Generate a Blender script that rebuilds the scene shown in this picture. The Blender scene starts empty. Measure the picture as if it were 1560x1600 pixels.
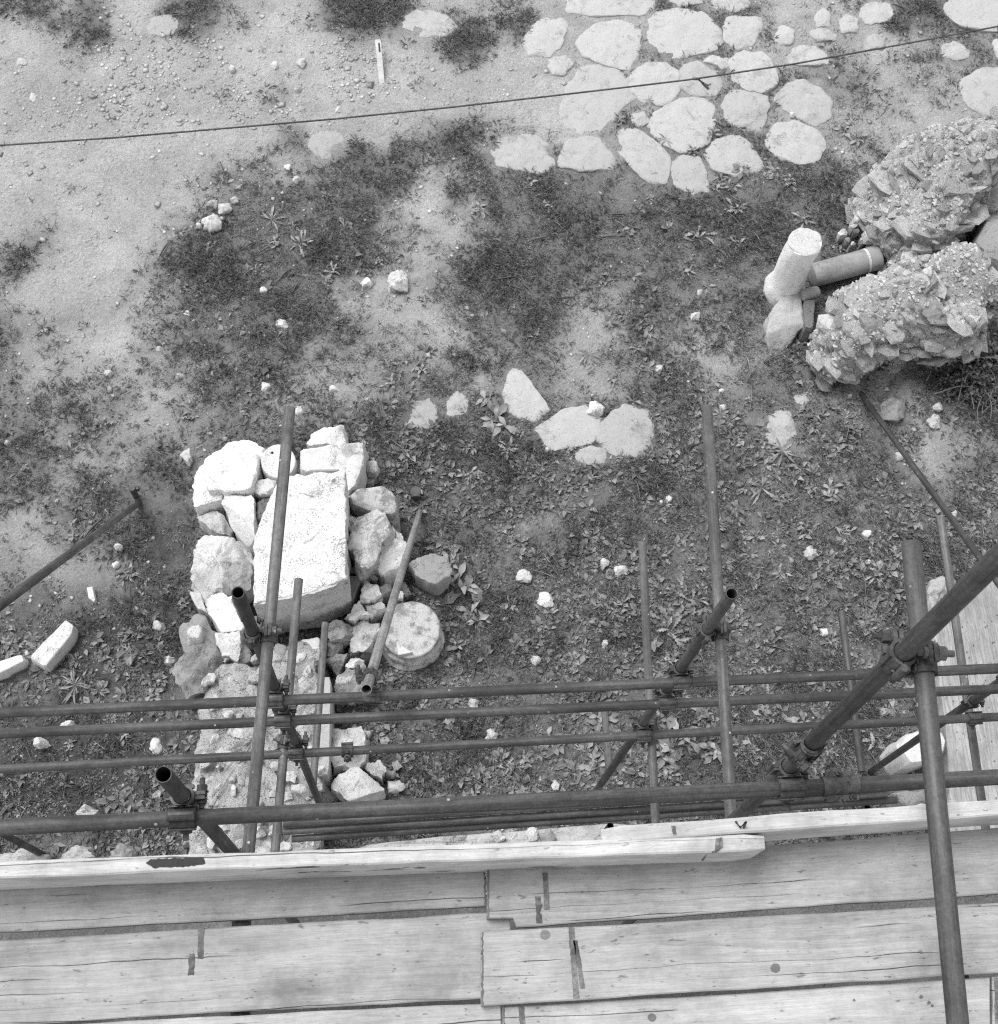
import bpy, bmesh, math, random
import numpy as np
from mathutils import Vector, Matrix, noise as mnoise

scene = bpy.context.scene
COL = scene.collection
random.seed(7)
RNG = np.random.default_rng(11)

# ------------------------------------------------------------------ camera
F, CX, CY = 2150.0, 780.0, 800.0            # focal length and centre in photograph pixels (1560 x 1600)
CAM = Vector((0, 0, 10.6))                  # camera height over the ground
_n = Vector((-100, 846, 2150)).normalized() # straight down, in camera axes (right, down, forward)
_x = Vector((1, -.036, .0607)); _x = (_x - _n * _x.dot(_n)).normalized()
_z = -_n
_y = _z.cross(_x)
R3 = Matrix((_x, _y, _z))                   # camera axes -> world
cam_data = bpy.data.cameras.new('camera')
cam = bpy.data.objects.new('camera', cam_data); COL.objects.link(cam)
cam.matrix_world = Matrix.Translation(CAM) @ (R3 @ Matrix(((1, 0, 0), (0, -1, 0), (0, 0, -1)))).to_4x4()
cam_data.sensor_fit = 'HORIZONTAL'; cam_data.sensor_width = 36
cam_data.lens = 36 * F / 1560
cam_data.clip_start = .05; cam_data.clip_end = 500
cam_data.dof.use_dof = True; cam_data.dof.focus_distance = 5.2; cam_data.dof.aperture_fstop = 9.5
scene.camera = cam

# ------------------------------------------------------------------ sky, sun, exposure (overcast day)
SUN_EL, SUN_AZ = math.radians(66), math.radians(-48)      # azimuth from +Y towards +X
world = bpy.data.worlds.new('World'); scene.world = world; world.use_nodes = True
wn = world.node_tree.nodes; wl = world.node_tree.links
bg = wn['Background']
sky = wn.new('ShaderNodeTexSky'); sky.sky_type = 'NISHITA'; sky.sun_disc = False
sky.sun_elevation = SUN_EL; sky.sun_rotation = SUN_AZ
bw = wn.new('ShaderNodeRGBToBW')                          # the photograph is on black and white film
wl.new(sky.outputs[0], bw.inputs[0]); wl.new(bw.outputs[0], bg.inputs[0])
bg.inputs[1].default_value = .15
sl = bpy.data.lights.new('sun', 'SUN'); sl.energy = 1.4; sl.angle = math.radians(30); sl.color = (1, 1, 1)
so = bpy.data.objects.new('sun', sl); COL.objects.link(so)
_sd = Vector((math.sin(SUN_AZ) * math.cos(SUN_EL), math.cos(SUN_AZ) * math.cos(SUN_EL), math.sin(SUN_EL)))
so.rotation_euler = (-_sd).to_track_quat('-Z', 'Y').to_euler(); so.location = (4, 4, 20)
scene.view_settings.view_transform = 'Standard'; scene.view_settings.look = 'None'
scene.view_settings.gamma = 1; scene.view_settings.use_curve_mapping = False
scene.view_settings.exposure = 1.08
scene.cycles.use_denoising = False; scene.cycles.filter_width = 1.1   # keep the grain of the film

# ------------------------------------------------------------------ helpers
def ray(px, py):
    return R3 @ Vector(((px - CX) / F, (py - CY) / F, 1))
def dep(px, py, d):                         # point seen at a pixel at an optical depth
    return CAM + ray(px, py) * d
def at(px, py, z=0.0):                      # point seen at a pixel at a height over the ground
    r = ray(px, py)
    return CAM + r * ((z - CAM.z) / r.z)
def up_from(base, px, py):                  # highest point of an upright that starts at base and ends at this pixel
    r = ray(px, py); a = Vector((r.x, r.y)); b = Vector((base.x - CAM.x, base.y - CAM.y))
    return CAM + r * (a.dot(b) / a.dot(a))
def topx(p):                                # world -> photograph pixel
    v = p - CAM
    c = Vector((v.dot(_xw), v.dot(_yw), v.dot(_zw)))
    return CX + F * c.x / c.z, CY + F * c.y / c.z
_xw, _yw, _zw = R3.col[0], R3.col[1], R3.col[2]

def tag(o, label=None, cat=None, group=None, kind=None):
    if label: o['label'] = label
    if cat: o['category'] = cat
    if group: o['group'] = group
    if kind: o['kind'] = kind
    return o
def link(o, parent=None):
    COL.objects.link(o)
    if parent is not None: o.parent = parent
    return o
def obj(name, me, mat=None, parent=None, mw=None):
    o = bpy.data.objects.new(name, me)
    if mat is not None and not me.materials: me.materials.append(mat)
    if mw is not None: o.matrix_basis = mw if parent is None else mw
    return link(o, parent)
def empty(name, loc=(0, 0, 0), mw=None):
    o = bpy.data.objects.new(name, None); o.empty_display_size = .1
    if mw is not None: o.matrix_basis = mw
    else: o.location = loc
    return link(o)
def mesh(verts, faces, name='mesh', smooth=False, sharp=None):
    me = bpy.data.meshes.new(name); me.from_pydata([tuple(v) for v in verts], [], faces); me.update()
    if smooth:
        me.polygons.foreach_set('use_smooth', [True] * len(me.polygons))
        if sharp: me.set_sharp_from_angle(angle=math.radians(sharp))
    return me
def bm_mesh(bm, name='mesh', smooth=False, sharp=None):
    me = bpy.data.meshes.new(name); bmesh.ops.recalc_face_normals(bm, faces=bm.faces[:]); bm.to_mesh(me); bm.free()
    if smooth:
        me.polygons.foreach_set('use_smooth', [True] * len(me.polygons))
        if sharp: me.set_sharp_from_angle(angle=math.radians(sharp))
    return me

# value noise for large arrays
_perm = RNG.permutation(4096)
_val = RNG.random(4096)
def vnoise(x, y):
    xi = np.floor(x).astype(int); yi = np.floor(y).astype(int)
    fx = x - xi; fy = y - yi
    fx = fx * fx * (3 - 2 * fx); fy = fy * fy * (3 - 2 * fy)
    h = lambda a, b: _val[_perm[(_perm[a & 4095] + b) & 4095]]
    return (h(xi, yi) * (1 - fx) + h(xi + 1, yi) * fx) * (1 - fy) + (h(xi, yi + 1) * (1 - fx) + h(xi + 1, yi + 1) * fx) * fy
def fbm(x, y, o=4):
    s = 0; a = .5; t = 0
    for k in range(o):
        s = s + a * vnoise(x * 2 ** k + 17.3 * k, y * 2 ** k - 9.1 * k); t += a; a *= .5
    return s / t
def terrain(x, y):
    x = np.asarray(x, float); y = np.asarray(y, float)
    return (fbm(x * .7 + 40, y * .7 + 40, 3) - .5) * .10 + (fbm(x * 3.5 + 9, y * 3.5 + 3, 5) - .5) * .04
def gz(x, y): return float(terrain(np.array([x]), np.array([y]))[0])

# ------------------------------------------------------------------ materials
class N:
    def __init__(s, name):
        s.m = bpy.data.materials.new(name); s.m.use_nodes = True
        s.t = s.m.node_tree; s.b = s.t.nodes['Principled BSDF']; s.l = s.t.links
    def node(s, typ, **kw):
        n = s.t.nodes.new('ShaderNode' + typ)
        for k, v in kw.items(): setattr(n, k, v)
        return n
    def coord(s, kind='Object', scale=(1, 1, 1), rnd=True):
        c = s.node('TexCoord'); m = s.node('Mapping'); m.inputs['Scale'].default_value = scale
        s.l.new(c.outputs[kind], m.inputs['Vector'])
        if rnd:
            oi = s.node('ObjectInfo'); mu = s.node('Math', operation='MULTIPLY'); mu.inputs[1].default_value = 57
            s.l.new(oi.outputs['Random'], mu.inputs[0]); s.l.new(mu.outputs[0], m.inputs['Location'])
        return m.outputs[0]
    def noise(s, co, scale, detail=6, rough=.6, dist=0):
        n = s.node('TexNoise'); n.inputs['Scale'].default_value = scale; n.inputs['Detail'].default_value = detail
        n.inputs['Roughness'].default_value = rough; n.inputs['Distortion'].default_value = dist
        if co is not None: s.l.new(co, n.inputs['Vector'])
        return n.outputs[0]
    def voro(s, co, scale, feature='F1', out='Distance'):
        n = s.node('TexVoronoi', feature=feature); n.inputs['Scale'].default_value = scale
        if co is not None: s.l.new(co, n.inputs['Vector'])
        return n.outputs[out]
    def ramp(s, val, a, b, lo=0., hi=1.):
        n = s.node('MapRange'); n.interpolation_type = 'SMOOTHSTEP'
        for i, v in zip((1, 2, 3, 4), (a, b, lo, hi)): n.inputs[i].default_value = v
        s.l.new(val, n.inputs[0]); return n.outputs[0]
    def math(s, op, a, b=None):
        n = s.node('Math', operation=op)
        for i, v in enumerate((a, b)):
            if v is None: continue
            if isinstance(v, (int, float)): n.inputs[i].default_value = v
            else: s.l.new(v, n.inputs[i])
        return n.outputs[0]
    def mix(s, f, a, b):
        n = s.node('Mix', data_type='FLOAT')
        for i, v in zip((0, 2, 3), (f, a, b)):
            if isinstance(v, (int, float)): n.inputs[i].default_value = v
            else: s.l.new(v, n.inputs[i])
        return n.outputs[0]
    def done(s, col, rough=.85, bump=None, strength=.4, dist=.01, spec=.25):
        if isinstance(col, (int, float)): s.b.inputs['Base Color'].default_value = (col, col, col, 1)
        else: s.l.new(col, s.b.inputs['Base Color'])
        if isinstance(rough, (int, float)): s.b.inputs['Roughness'].default_value = rough
        else: s.l.new(rough, s.b.inputs['Roughness'])
        s.b.inputs['Specular IOR Level'].default_value = spec
        if bump is not None:
            n = s.node('Bump'); n.inputs['Strength'].default_value = strength; n.inputs['Distance'].default_value = dist
            s.l.new(bump, n.inputs['Height']); s.l.new(n.outputs[0], s.b.inputs['Normal'])
        return s.m

def stone_mat(name, base, dark, stain=.5, pits=.0, bump=.5, scale=1., grain=.12):
    n = N(name); co = n.coord('Object')
    big = n.noise(co, 3.4 * scale, 8, .74, .2); mid = n.noise(co, 13 * scale, 8, .78, .1); fine = n.noise(co, 85 * scale, 6, .8)
    f = n.ramp(big, .64 - stain * .25, .74 - stain * .22)
    c = n.mix(f, base, dark)
    sp = n.ramp(mid, .57, .68, 0, .6); c = n.mix(sp, c, (base + dark) * .36)
    lt = n.ramp(mid, .28, .42, .5, 0); c = n.mix(lt, c, min(.85, base * 1.15))
    oi = n.node('ObjectInfo'); v = n.ramp(oi.outputs['Random'], 0, 1, .88, 1.08)
    g = n.ramp(fine, .28, .72, 1 - grain * 1.4, 1 + grain)
    c = n.math('MULTIPLY', n.math('MULTIPLY', c, v), g)
    h = n.math('ADD', n.math('MULTIPLY', mid, .8), n.math('MULTIPLY', fine, .4))
    cr = n.noise(co, 2.3 * scale, 5, .65, 1.2); line = n.math('MULTIPLY', n.ramp(n.math('ABSOLUTE', n.math('SUBTRACT', cr, .5)), 0, .008, 1, 0), n.ramp(big, .45, .6))
    c = n.math('MULTIPLY', c, n.mix(line, 1., .55)); h = n.math('SUBTRACT', h, n.math('MULTIPLY', line, .5))
    if pits:
        vo = n.voro(co, 42 * scale); p = n.ramp(vo, .1, .3)
        keep = n.ramp(n.noise(co, 9 * scale, 3), .45, .58)
        p = n.mix(keep, 1., p)
        c = n.math('MULTIPLY', c, n.mix(p, 1 - pits, 1.)); h = n.math('ADD', h, n.math('MULTIPLY', p, .5))
    return n.done(c, .9, h, bump, .025)

M_marble = stone_mat('white_marble', .70, .40, .32, .3, .6)
M_slab = stone_mat('pitted_marble', .67, .40, .26, .6, .8, 1.4)
M_lime = stone_mat('pale_limestone', .60, .34, .45, .2, .7)
M_mid = stone_mat('light_grey_stone', .47, .32, .4, .15, .6)
M_grey = stone_mat('grey_stone', .34, .22, .5, .2, .7)
M_dark = stone_mat('dark_tuff', .24, .15, .5, .5, .9)
M_mort = stone_mat('old_mortar', .62, .40, .45, .5, 1.2, 1.3, .22)
M_pave = stone_mat('worn_basalt_paving', .44, .34, .4, .2, .5, 1.3)
M_faint = stone_mat('earth_covered_paving', .42, .33, .5, .2, .6, 1.6)
M_chip = stone_mat('rubble_chip_stone', .64, .40, .5, .15, .9, 1.5, .2)
M_brick = stone_mat('old_brick', .20, .14, .5, .2, .6)
M_colm = stone_mat('column_stone', .74, .42, .30, .2, .5)
M_cold = stone_mat('grey_granite_column', .34, .24, .5, .1, .25)
M_lich = stone_mat('lichened_marble', .55, .29, .68, .3, .7, 2.2, .2)
M_core = stone_mat('dark_mortar_gap_shade', .54, .34, .5, .4, 1.2, 1.4, .25)  # mortar darkened so the gaps between set stones read as shadow
M_endface = stone_mat('grey_stone_face', .56, .36, .5, .35, .8, 1.3, .2)

def steel_mat(name, base, rust, spots=.35):
    n = N(name); co = n.coord('Object', (1, 1, .25)); co2 = n.coord('Object')
    big = n.noise(co, 7, 6, .7, .4); fine = n.noise(co2, 120, 4, .7)
    c = n.mix(n.ramp(big, .4, .62), base * 1.12, rust)
    m = n.node('Mapping'); m.inputs['Scale'].default_value = (90, 90, 1.6); n.l.new(co2, m.inputs['Vector']); c = n.math('MULTIPLY', c, n.ramp(n.noise(m.outputs[0], 1, 4, .7), .3, .7, .72, 1.3))
    c = n.math('MULTIPLY', c, n.ramp(n.noise(co2, 28, 5, .8), .3, .7, .75, 1.25))
    c = n.math('MULTIPLY', c, n.ramp(fine, .25, .75, .78, 1.2))
    vo = n.voro(co2, 16); sp = n.ramp(vo, .06, .10, 1, 0)
    keep = n.ramp(n.noise(co2, 3.1, 2), .47, .56)
    c = n.mix(n.math('MULTIPLY', n.math('MULTIPLY', sp, keep), .8), c, spots)
    return n.done(c, n.ramp(big, .3, .7, .45, .7), fine, .25, .003, .4)
M_steel = steel_mat('weathered_steel', .062, .034)
M_galv = steel_mat('dull_galvanised_steel', .108, .07, .5)
M_pale = steel_mat('pale_zinc_steel', .24, .17, .5)
M_iron = steel_mat('rusty_coupler_iron', .07, .032)
M_band = steel_mat('rusted_hoop_iron', .14, .05)
M_void = N('dark_hole').done(.012, .95)

def wood_mat(name, base, crack=.8, ringdark=.16):
    n = N(name); co = n.coord('Object', (1, 1, 1)); c2 = n.coord('Object', rnd=False)
    def st(v, sx, sy):
        m = n.node('Mapping'); m.inputs['Scale'].default_value = (sx, sy, sy); n.l.new(v, m.inputs['Vector']); return m.outputs[0]
    warp = n.noise(st(co, 2.2, 6), 1, 4, .55)
    vm = n.node('VectorMath', operation='MULTIPLY_ADD'); vm.inputs[1].default_value = (0, .035, .035)
    cmb = n.node('CombineXYZ')
    for i in range(3): n.l.new(warp, cmb.inputs[i])
    n.l.new(cmb.outputs[0], vm.inputs[0]); n.l.new(co, vm.inputs[2]); vo = vm.outputs[0]
    grain = n.noise(st(vo, 2.6, 90), 1, 5, .75); fib = n.noise(st(vo, 11, 420), 1, 3, .7); wide = n.noise(st(vo, .9, 11), 1, 4, .6)
    # growth rings run out along the board as contour lines
    ring = n.math('FRACT', n.math('MULTIPLY', n.noise(st(vo, .42, 7), 1, 1.5, .35), 16))
    rl = n.math('MULTIPLY', n.ramp(ring, 0, .8, 0, 1), n.ramp(ring, .86, 1, 1, 0))
    rgate = n.ramp(n.noise(st(vo, .8, 5), 1, 2), .36, .62)
    c = n.math('MULTIPLY', base, n.ramp(grain, .25, .75, .88, 1.08))
    c = n.math('MULTIPLY', c, n.ramp(wide, .3, .72, .9, 1.07)); c = n.math('MULTIPLY', c, n.ramp(fib, .25, .8, .80, 1.12))
    c = n.math('MULTIPLY', c, n.mix(n.math('MULTIPLY', rl, rgate), 1., 1 - ringdark))
    # drying cracks: thin broken lines along the grain
    wv = n.node('TexWave', wave_type='BANDS', bands_direction='Y', wave_profile='SIN'); wv.inputs['Scale'].default_value = 9.5; wv.inputs['Distortion'].default_value = 2.2
    wv.inputs['Detail'].default_value = 2; wv.inputs['Detail Scale'].default_value = .16; n.l.new(vo, wv.inputs['Vector'])
    thr = n.ramp(n.noise(st(vo, 1.7, 9), 1, 3), .35, .7, .9988, .982)
    line = n.math('GREATER_THAN', wv.outputs['Fac'], thr); gate = n.ramp(n.math('ADD', n.noise(st(vo, .9, 15), 1, 3, .6), n.ramp(n.node('ObjectInfo').outputs['Random'], 0, 1, -.045, .035)), .51, .55)
    line = n.math('MULTIPLY', line, gate)
    c = n.math('MULTIPLY', c, n.mix(line, 1., 1 - crack))
    # knots and short dark flecks
    kv = n.voro(st(vo, 2.4, 7.5), 1); kd = n.ramp(kv, .05, .11, 1, 0); kr = n.ramp(kv, .10, .30, .4, 0)
    gk = n.ramp(n.noise(st(vo, .8, 2.5), 1, 1), .50, .56)
    c = n.math('MULTIPLY', c, n.mix(n.math('MULTIPLY', n.math('MAXIMUM', n.math('MULTIPLY', kd, .7), kr), gk), 1., .45))
    fl = n.ramp(n.noise(st(co, 26, 80), 1, 3, .7), .63, .70); c = n.math('MULTIPLY', c, n.mix(fl, 1., .5))
    sc = n.ramp(n.noise(st(co, 9, 17), 1, 4, .8), .66, .74); c = n.math('MULTIPLY', c, n.mix(sc, 1., .72))
    dirt = n.noise(c2, 4, 6, .78); c = n.math('MULTIPLY', c, n.ramp(dirt, .34, .70, 1.10, .74))
    oi = n.node('ObjectInfo'); mud = n.ramp(n.noise(c2, 1.7, 6, .7), .52, .66); c = n.math('MULTIPLY', c, n.mix(mud, 1., .80))
    c = n.math('MULTIPLY', c, n.ramp(oi.outputs['Random'], 0, 1, .90, 1.06))
    h = n.math('SUBTRACT', n.math('ADD', n.math('MULTIPLY', grain, .5), n.math('MULTIPLY', fib, .35)), n.math('MULTIPLY', line, 1.5))
    return n.done(c, .88, h, .4, .004, .2)
M_wood = wood_mat('weathered_pine', .43, .8, .14)
M_toe = wood_mat('pale_sawn_pine', .55)

def leaf_mat(name, lo, hi):
    n = N(name); g = n.node('NewGeometry')
    oi = n.node('ObjectInfo')
    r = n.math('FRACT', n.math('ADD', g.outputs['Random Per Island'], oi.outputs['Random']))
    c = n.ramp(r, 0, 1, lo, hi)
    co = n.coord('Object', rnd=False); c = n.math('MULTIPLY', c, n.ramp(n.noise(co, 2.2, 3), .3, .7, .8, 1.2))
    m = n.done(c, .55, None, spec=.35)
    tr = n.node('BsdfTranslucent'); n.l.new(c, tr.inputs[0]); mx = n.node('MixShader'); mx.inputs[0].default_value = .22
    n.l.new(n.b.outputs[0], mx.inputs[1]); n.l.new(tr.outputs[0], mx.inputs[2])
    n.l.new(mx.outputs[0], n.t.nodes['Material Output'].inputs[0])
    return m
M_leaf = leaf_mat('weed_leaf', .18, .36)
M_broad = leaf_mat('broad_weed_leaf', .18, .36)
M_grass = leaf_mat('grass_blade', .22, .42)
M_twig = N('dry_twig').done(.16, .9)

def ground_mat():
    n = N('bare_earth'); co = n.coord('Object', rnd=False)
    a = n.node('Attribute', attribute_name='weeds'); w = a.outputs['Fac']
    big = n.noise(co, 1.1, 7, .68, .4); mid = n.noise(co, 6, 9, .75, .3); fine = n.noise(co, 42, 7, .85); grit = n.voro(co, 62); clod = n.voro(co, 24)
    pale = n.ramp(big, .28, .72, .48, .68)
    wet = n.math('ADD', w, n.math('ADD', n.math('MULTIPLY', n.math('SUBTRACT', mid, .5), 1.5), n.math('MULTIPLY', n.math('SUBTRACT', fine, .5), .5)))
    c = n.mix(n.ramp(wet, -.05, .68), pale, .255)
    dm = n.node('Attribute', attribute_name='dark_earth_shade'); c = n.math('MULTIPLY', c, n.mix(n.ramp(n.math('ADD', dm.outputs['Fac'], n.math('MULTIPLY', n.math('SUBTRACT', mid, .5), .5)), .15, .85), 1., .42))  # dark soil and painted-in shade dim the earth colour
    c = n.math('MULTIPLY', c, n.ramp(mid, .3, .7, .84, 1.12)); c = n.math('MULTIPLY', c, n.ramp(fine, .28, .72, .66, 1.28))
    sp = n.ramp(grit, .12, .24, 1, 0); keep = n.ramp(n.noise(co, 13, 4, .75), .52, .6)
    c = n.mix(n.math('MULTIPLY', n.math('MULTIPLY', sp, keep), .5), c, .62)
    lump = n.math('MULTIPLY', n.ramp(clod, .1, .5, 1, 0), n.ramp(n.noise(co, 5, 3), .5, .62))
    h = n.math('ADD', n.math('ADD', n.math('MULTIPLY', mid, 1.1), n.math('MULTIPLY', fine, .5)), n.math('MULTIPLY', lump, .35))
    return n.done(c, .95, h, 1., .060, .1)
M_ground = ground_mat()

def streak_mat():
    n = N('furrowed_travertine'); c2 = n.coord('Object', rnd=False)
    m = n.node('Mapping'); m.inputs['Scale'].default_value = (75, 5, 6); n.l.new(c2, m.inputs['Vector']); s = n.noise(m.outputs[0], 1, 5, .65)
    m = n.node('Mapping'); m.inputs['Scale'].default_value = (34, 22, 30); m.inputs['Rotation'].default_value = (0, 0, .3); n.l.new(c2, m.inputs['Vector']); p = n.voro(m.outputs[0], 1)
    side = n.noise(c2, 2.2, 3)
    c = n.mix(n.math('MULTIPLY', n.ramp(s, .40, .60), n.ramp(side, .4, .6, 1, .45)), .27, .43); pit = n.ramp(p, .12, .24); keep = n.ramp(n.noise(c2, 14, 3), .5, .58)
    pit = n.mix(keep, 1., pit)
    c = n.math('MULTIPLY', c, n.mix(pit, .3, 1.)); c = n.math('MULTIPLY', c, n.ramp(n.noise(c2, 9, 6, .7), .3, .7, .85, 1.12))
    return n.done(c, .9, n.math('ADD', s, n.math('MULTIPLY', pit, .5)), .8, .015)
M_streak = streak_mat()

# ------------------------------------------------------------------ ground
WEED = np.array([                            # how much grows where, read off the photograph: rows every 120 px down, columns every 120 px across
 [.10,.10,.10,.06,.06,.04,.12,.14,.22,.28,.32,.30,.42],
 [.04,.02,.04,.06,.04,.06,.10,.24,.34,.34,.36,.28,.34],
 [.03,.03,.08,.62,.40,.45,.70,.76,.76,.70,.64,.42,.36],
 [.30,.12,.78,.95,.74,.36,.72,.70,.80,.84,.62,.30,.25],
 [.40,.30,.50,.56,.50,.50,.52,.50,.54,.54,.54,.46,.70],
 [.50,.45,.44,.44,.56,.74,.84,.64,.66,.66,.60,.56,.60],
 [.55,.56,.58,.55,.74,.80,.80,.76,.80,.76,.70,.66,.62],
 [.50,.56,.68,.66,.74,.86,.84,.80,.84,.80,.74,.70,.68],
 [.60,.58,.68,.74,.74,.86,.85,.84,.95,.90,.84,.80,.75],
 [.56,.58,.74,.74,.74,.78,.78,.82,.95,.94,.90,.86,.84],
 [.62,.64,.66,.64,.64,.72,.76,.80,.86,.86,.84,.80,.80],
 [.62,.64,.66,.64,.64,.7,.7,.7,.7,.7,.7,.7,.7]])
_cx = np.array([_xw.x, _xw.y, _xw.z]); _cy = np.array([_yw.x, _yw.y, _yw.z]); _cz = np.array([_zw.x, _zw.y, _zw.z])
def to_photo(x, y, z=0.0):
    v = np.stack([x - CAM.x, y - CAM.y, np.zeros_like(x) + z - CAM.z])
    c = _cz @ v
    return CX + F * (_cx @ v) / c, CY + F * (_cy @ v) / c
SPOTS = [(600, 110, 60, -.2), (60, 12, 26, .6), (140, 20, 40, .6), (285, 28, 42, .8), (150, 58, 30, .5), (300, 18, 36, .6), (90, 40, 14, .6), (600, 18, 60, .7), (545, 10, 40, .7), (730, 62, 46, .8), (815, 45, 30, .6), (705, 215, 34, .6), (635, 232, 30, .5), (460, 215, 22, .6), (560, 240, 20, .5),
         (590, 275, 34, .4), (1170, 20, 30, .4), (1440, 20, 34, .5), (1400, 40, 20, .3), (20, 410, 30, .3), (70, 440, 60, -.15), (60, 540, 70, -.1), (480, 330, 60, .4), (350, 470, 60, .5), (430, 400, 90, .3), (1535, 570, 70, .6), (1150, 340, 60, .2), (1020, 350, 50, .2),
         (640, 330, 50, -.2), (610, 390, 50, -.15), (550, 490, 60, -.15), (700, 520, 60, -.2), (790, 620, 60, -.1), (900, 590, 80, -.18), (660, 300, 40, -.3), (930, 460, 50, -.2), (1100, 560, 60, -.2), (500, 560, 60, -.2), (1470, 720, 60, -.3), (1430, 610, 60, -.15), (1180, 460, 60, -.15),
         (820, 800, 60, -.3), (760, 830, 40, -.2), (660, 1050, 50, -.2), (130, 900, 60, -.25), (40, 880, 60, -.3), (250, 780, 40, -.3), (90, 610, 60, -.1)]
_w8 = np.array(WEED)
def weeds(x, y):
    """0..1 weed cover at world positions"""
    px, py = to_photo(x, y)
    gx = np.clip((px - 60) / 120, 0, 11.999); gy = np.clip((py - 60) / 120, 0, 10.999)
    ix = gx.astype(int); iy = gy.astype(int); fx = gx - ix; fy = gy - iy
    w = (_w8[iy, ix] * (1 - fx) + _w8[iy, ix + 1] * fx) * (1 - fy) + (_w8[iy + 1, ix] * (1 - fx) + _w8[iy + 1, ix + 1] * fx) * fy
    for sx, sy, r, a in SPOTS:
        w = w + a * np.exp(-((px - sx) ** 2 + ((py - sy) * 1.15) ** 2) / (r * r))
    n = fbm(x * 1.9 + 7, y * 1.9 + 3, 6)
    return np.clip(w * .98 + (n - .5) * .85 - .04, 0, 1)

DARK_EARTH_SHADE = [(700, 1640, 1400, 240, .95), (120, 1190, 330, 170, .85), (250, 820, 80, 140, .8), (180, 1000, 230, 150, .8), (640, 700, 120, 70, .45), (700, 1180, 200, 110, .6), (1180, 1160, 330, 130, .6), (1530, 590, 80, 80, .8), (980, 780, 260, 120, .3), (820, 980, 160, 120, .4), (1330, 900, 120, 80, .4)]   # darker earth; shade by scaffold, heap and deck painted into its colour
def make_ground():
    xs = np.concatenate([[-90, -40, -16, -8], np.linspace(-6.2, 6.8, 420), [9, 17, 40, 90]])
    ys = np.concatenate([[-90, -40, -12, -5], np.linspace(-1.5, 11.2, 420), [13, 20, 45, 90]])
    X, Y = np.meshgrid(xs, ys); Z = terrain(X, Y)
    nx, ny = len(xs), len(ys)
    v = np.stack([X.ravel(), Y.ravel(), Z.ravel()], 1)
    i = np.arange(nx * ny).reshape(ny, nx)
    q = np.stack([i[:-1, :-1], i[:-1, 1:], i[1:, 1:], i[1:, :-1]], -1).reshape(-1, 4)
    me = bpy.data.meshes.new('ground'); me.from_pydata(v.tolist(), [], q.tolist())
    me.polygons.foreach_set('use_smooth', [True] * len(me.polygons))
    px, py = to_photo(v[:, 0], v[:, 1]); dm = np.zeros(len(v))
    for sx, sy, rx, ry, k in DARK_EARTH_SHADE: dm = np.maximum(dm, k * np.exp(-((px - sx) / rx) ** 2 - ((py - sy) / ry) ** 2))
    d_ = me.attributes.new('dark_earth_shade', 'FLOAT', 'POINT'); d_.data.foreach_set('value', dm.astype(np.float32))
    at_ = me.attributes.new('weeds', 'FLOAT', 'POINT'); at_.data.foreach_set('value', weeds(v[:, 0], v[:, 1]).astype(np.float32))
    return tag(obj('ground', me, M_ground), kind='structure')
make_ground()

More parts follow.
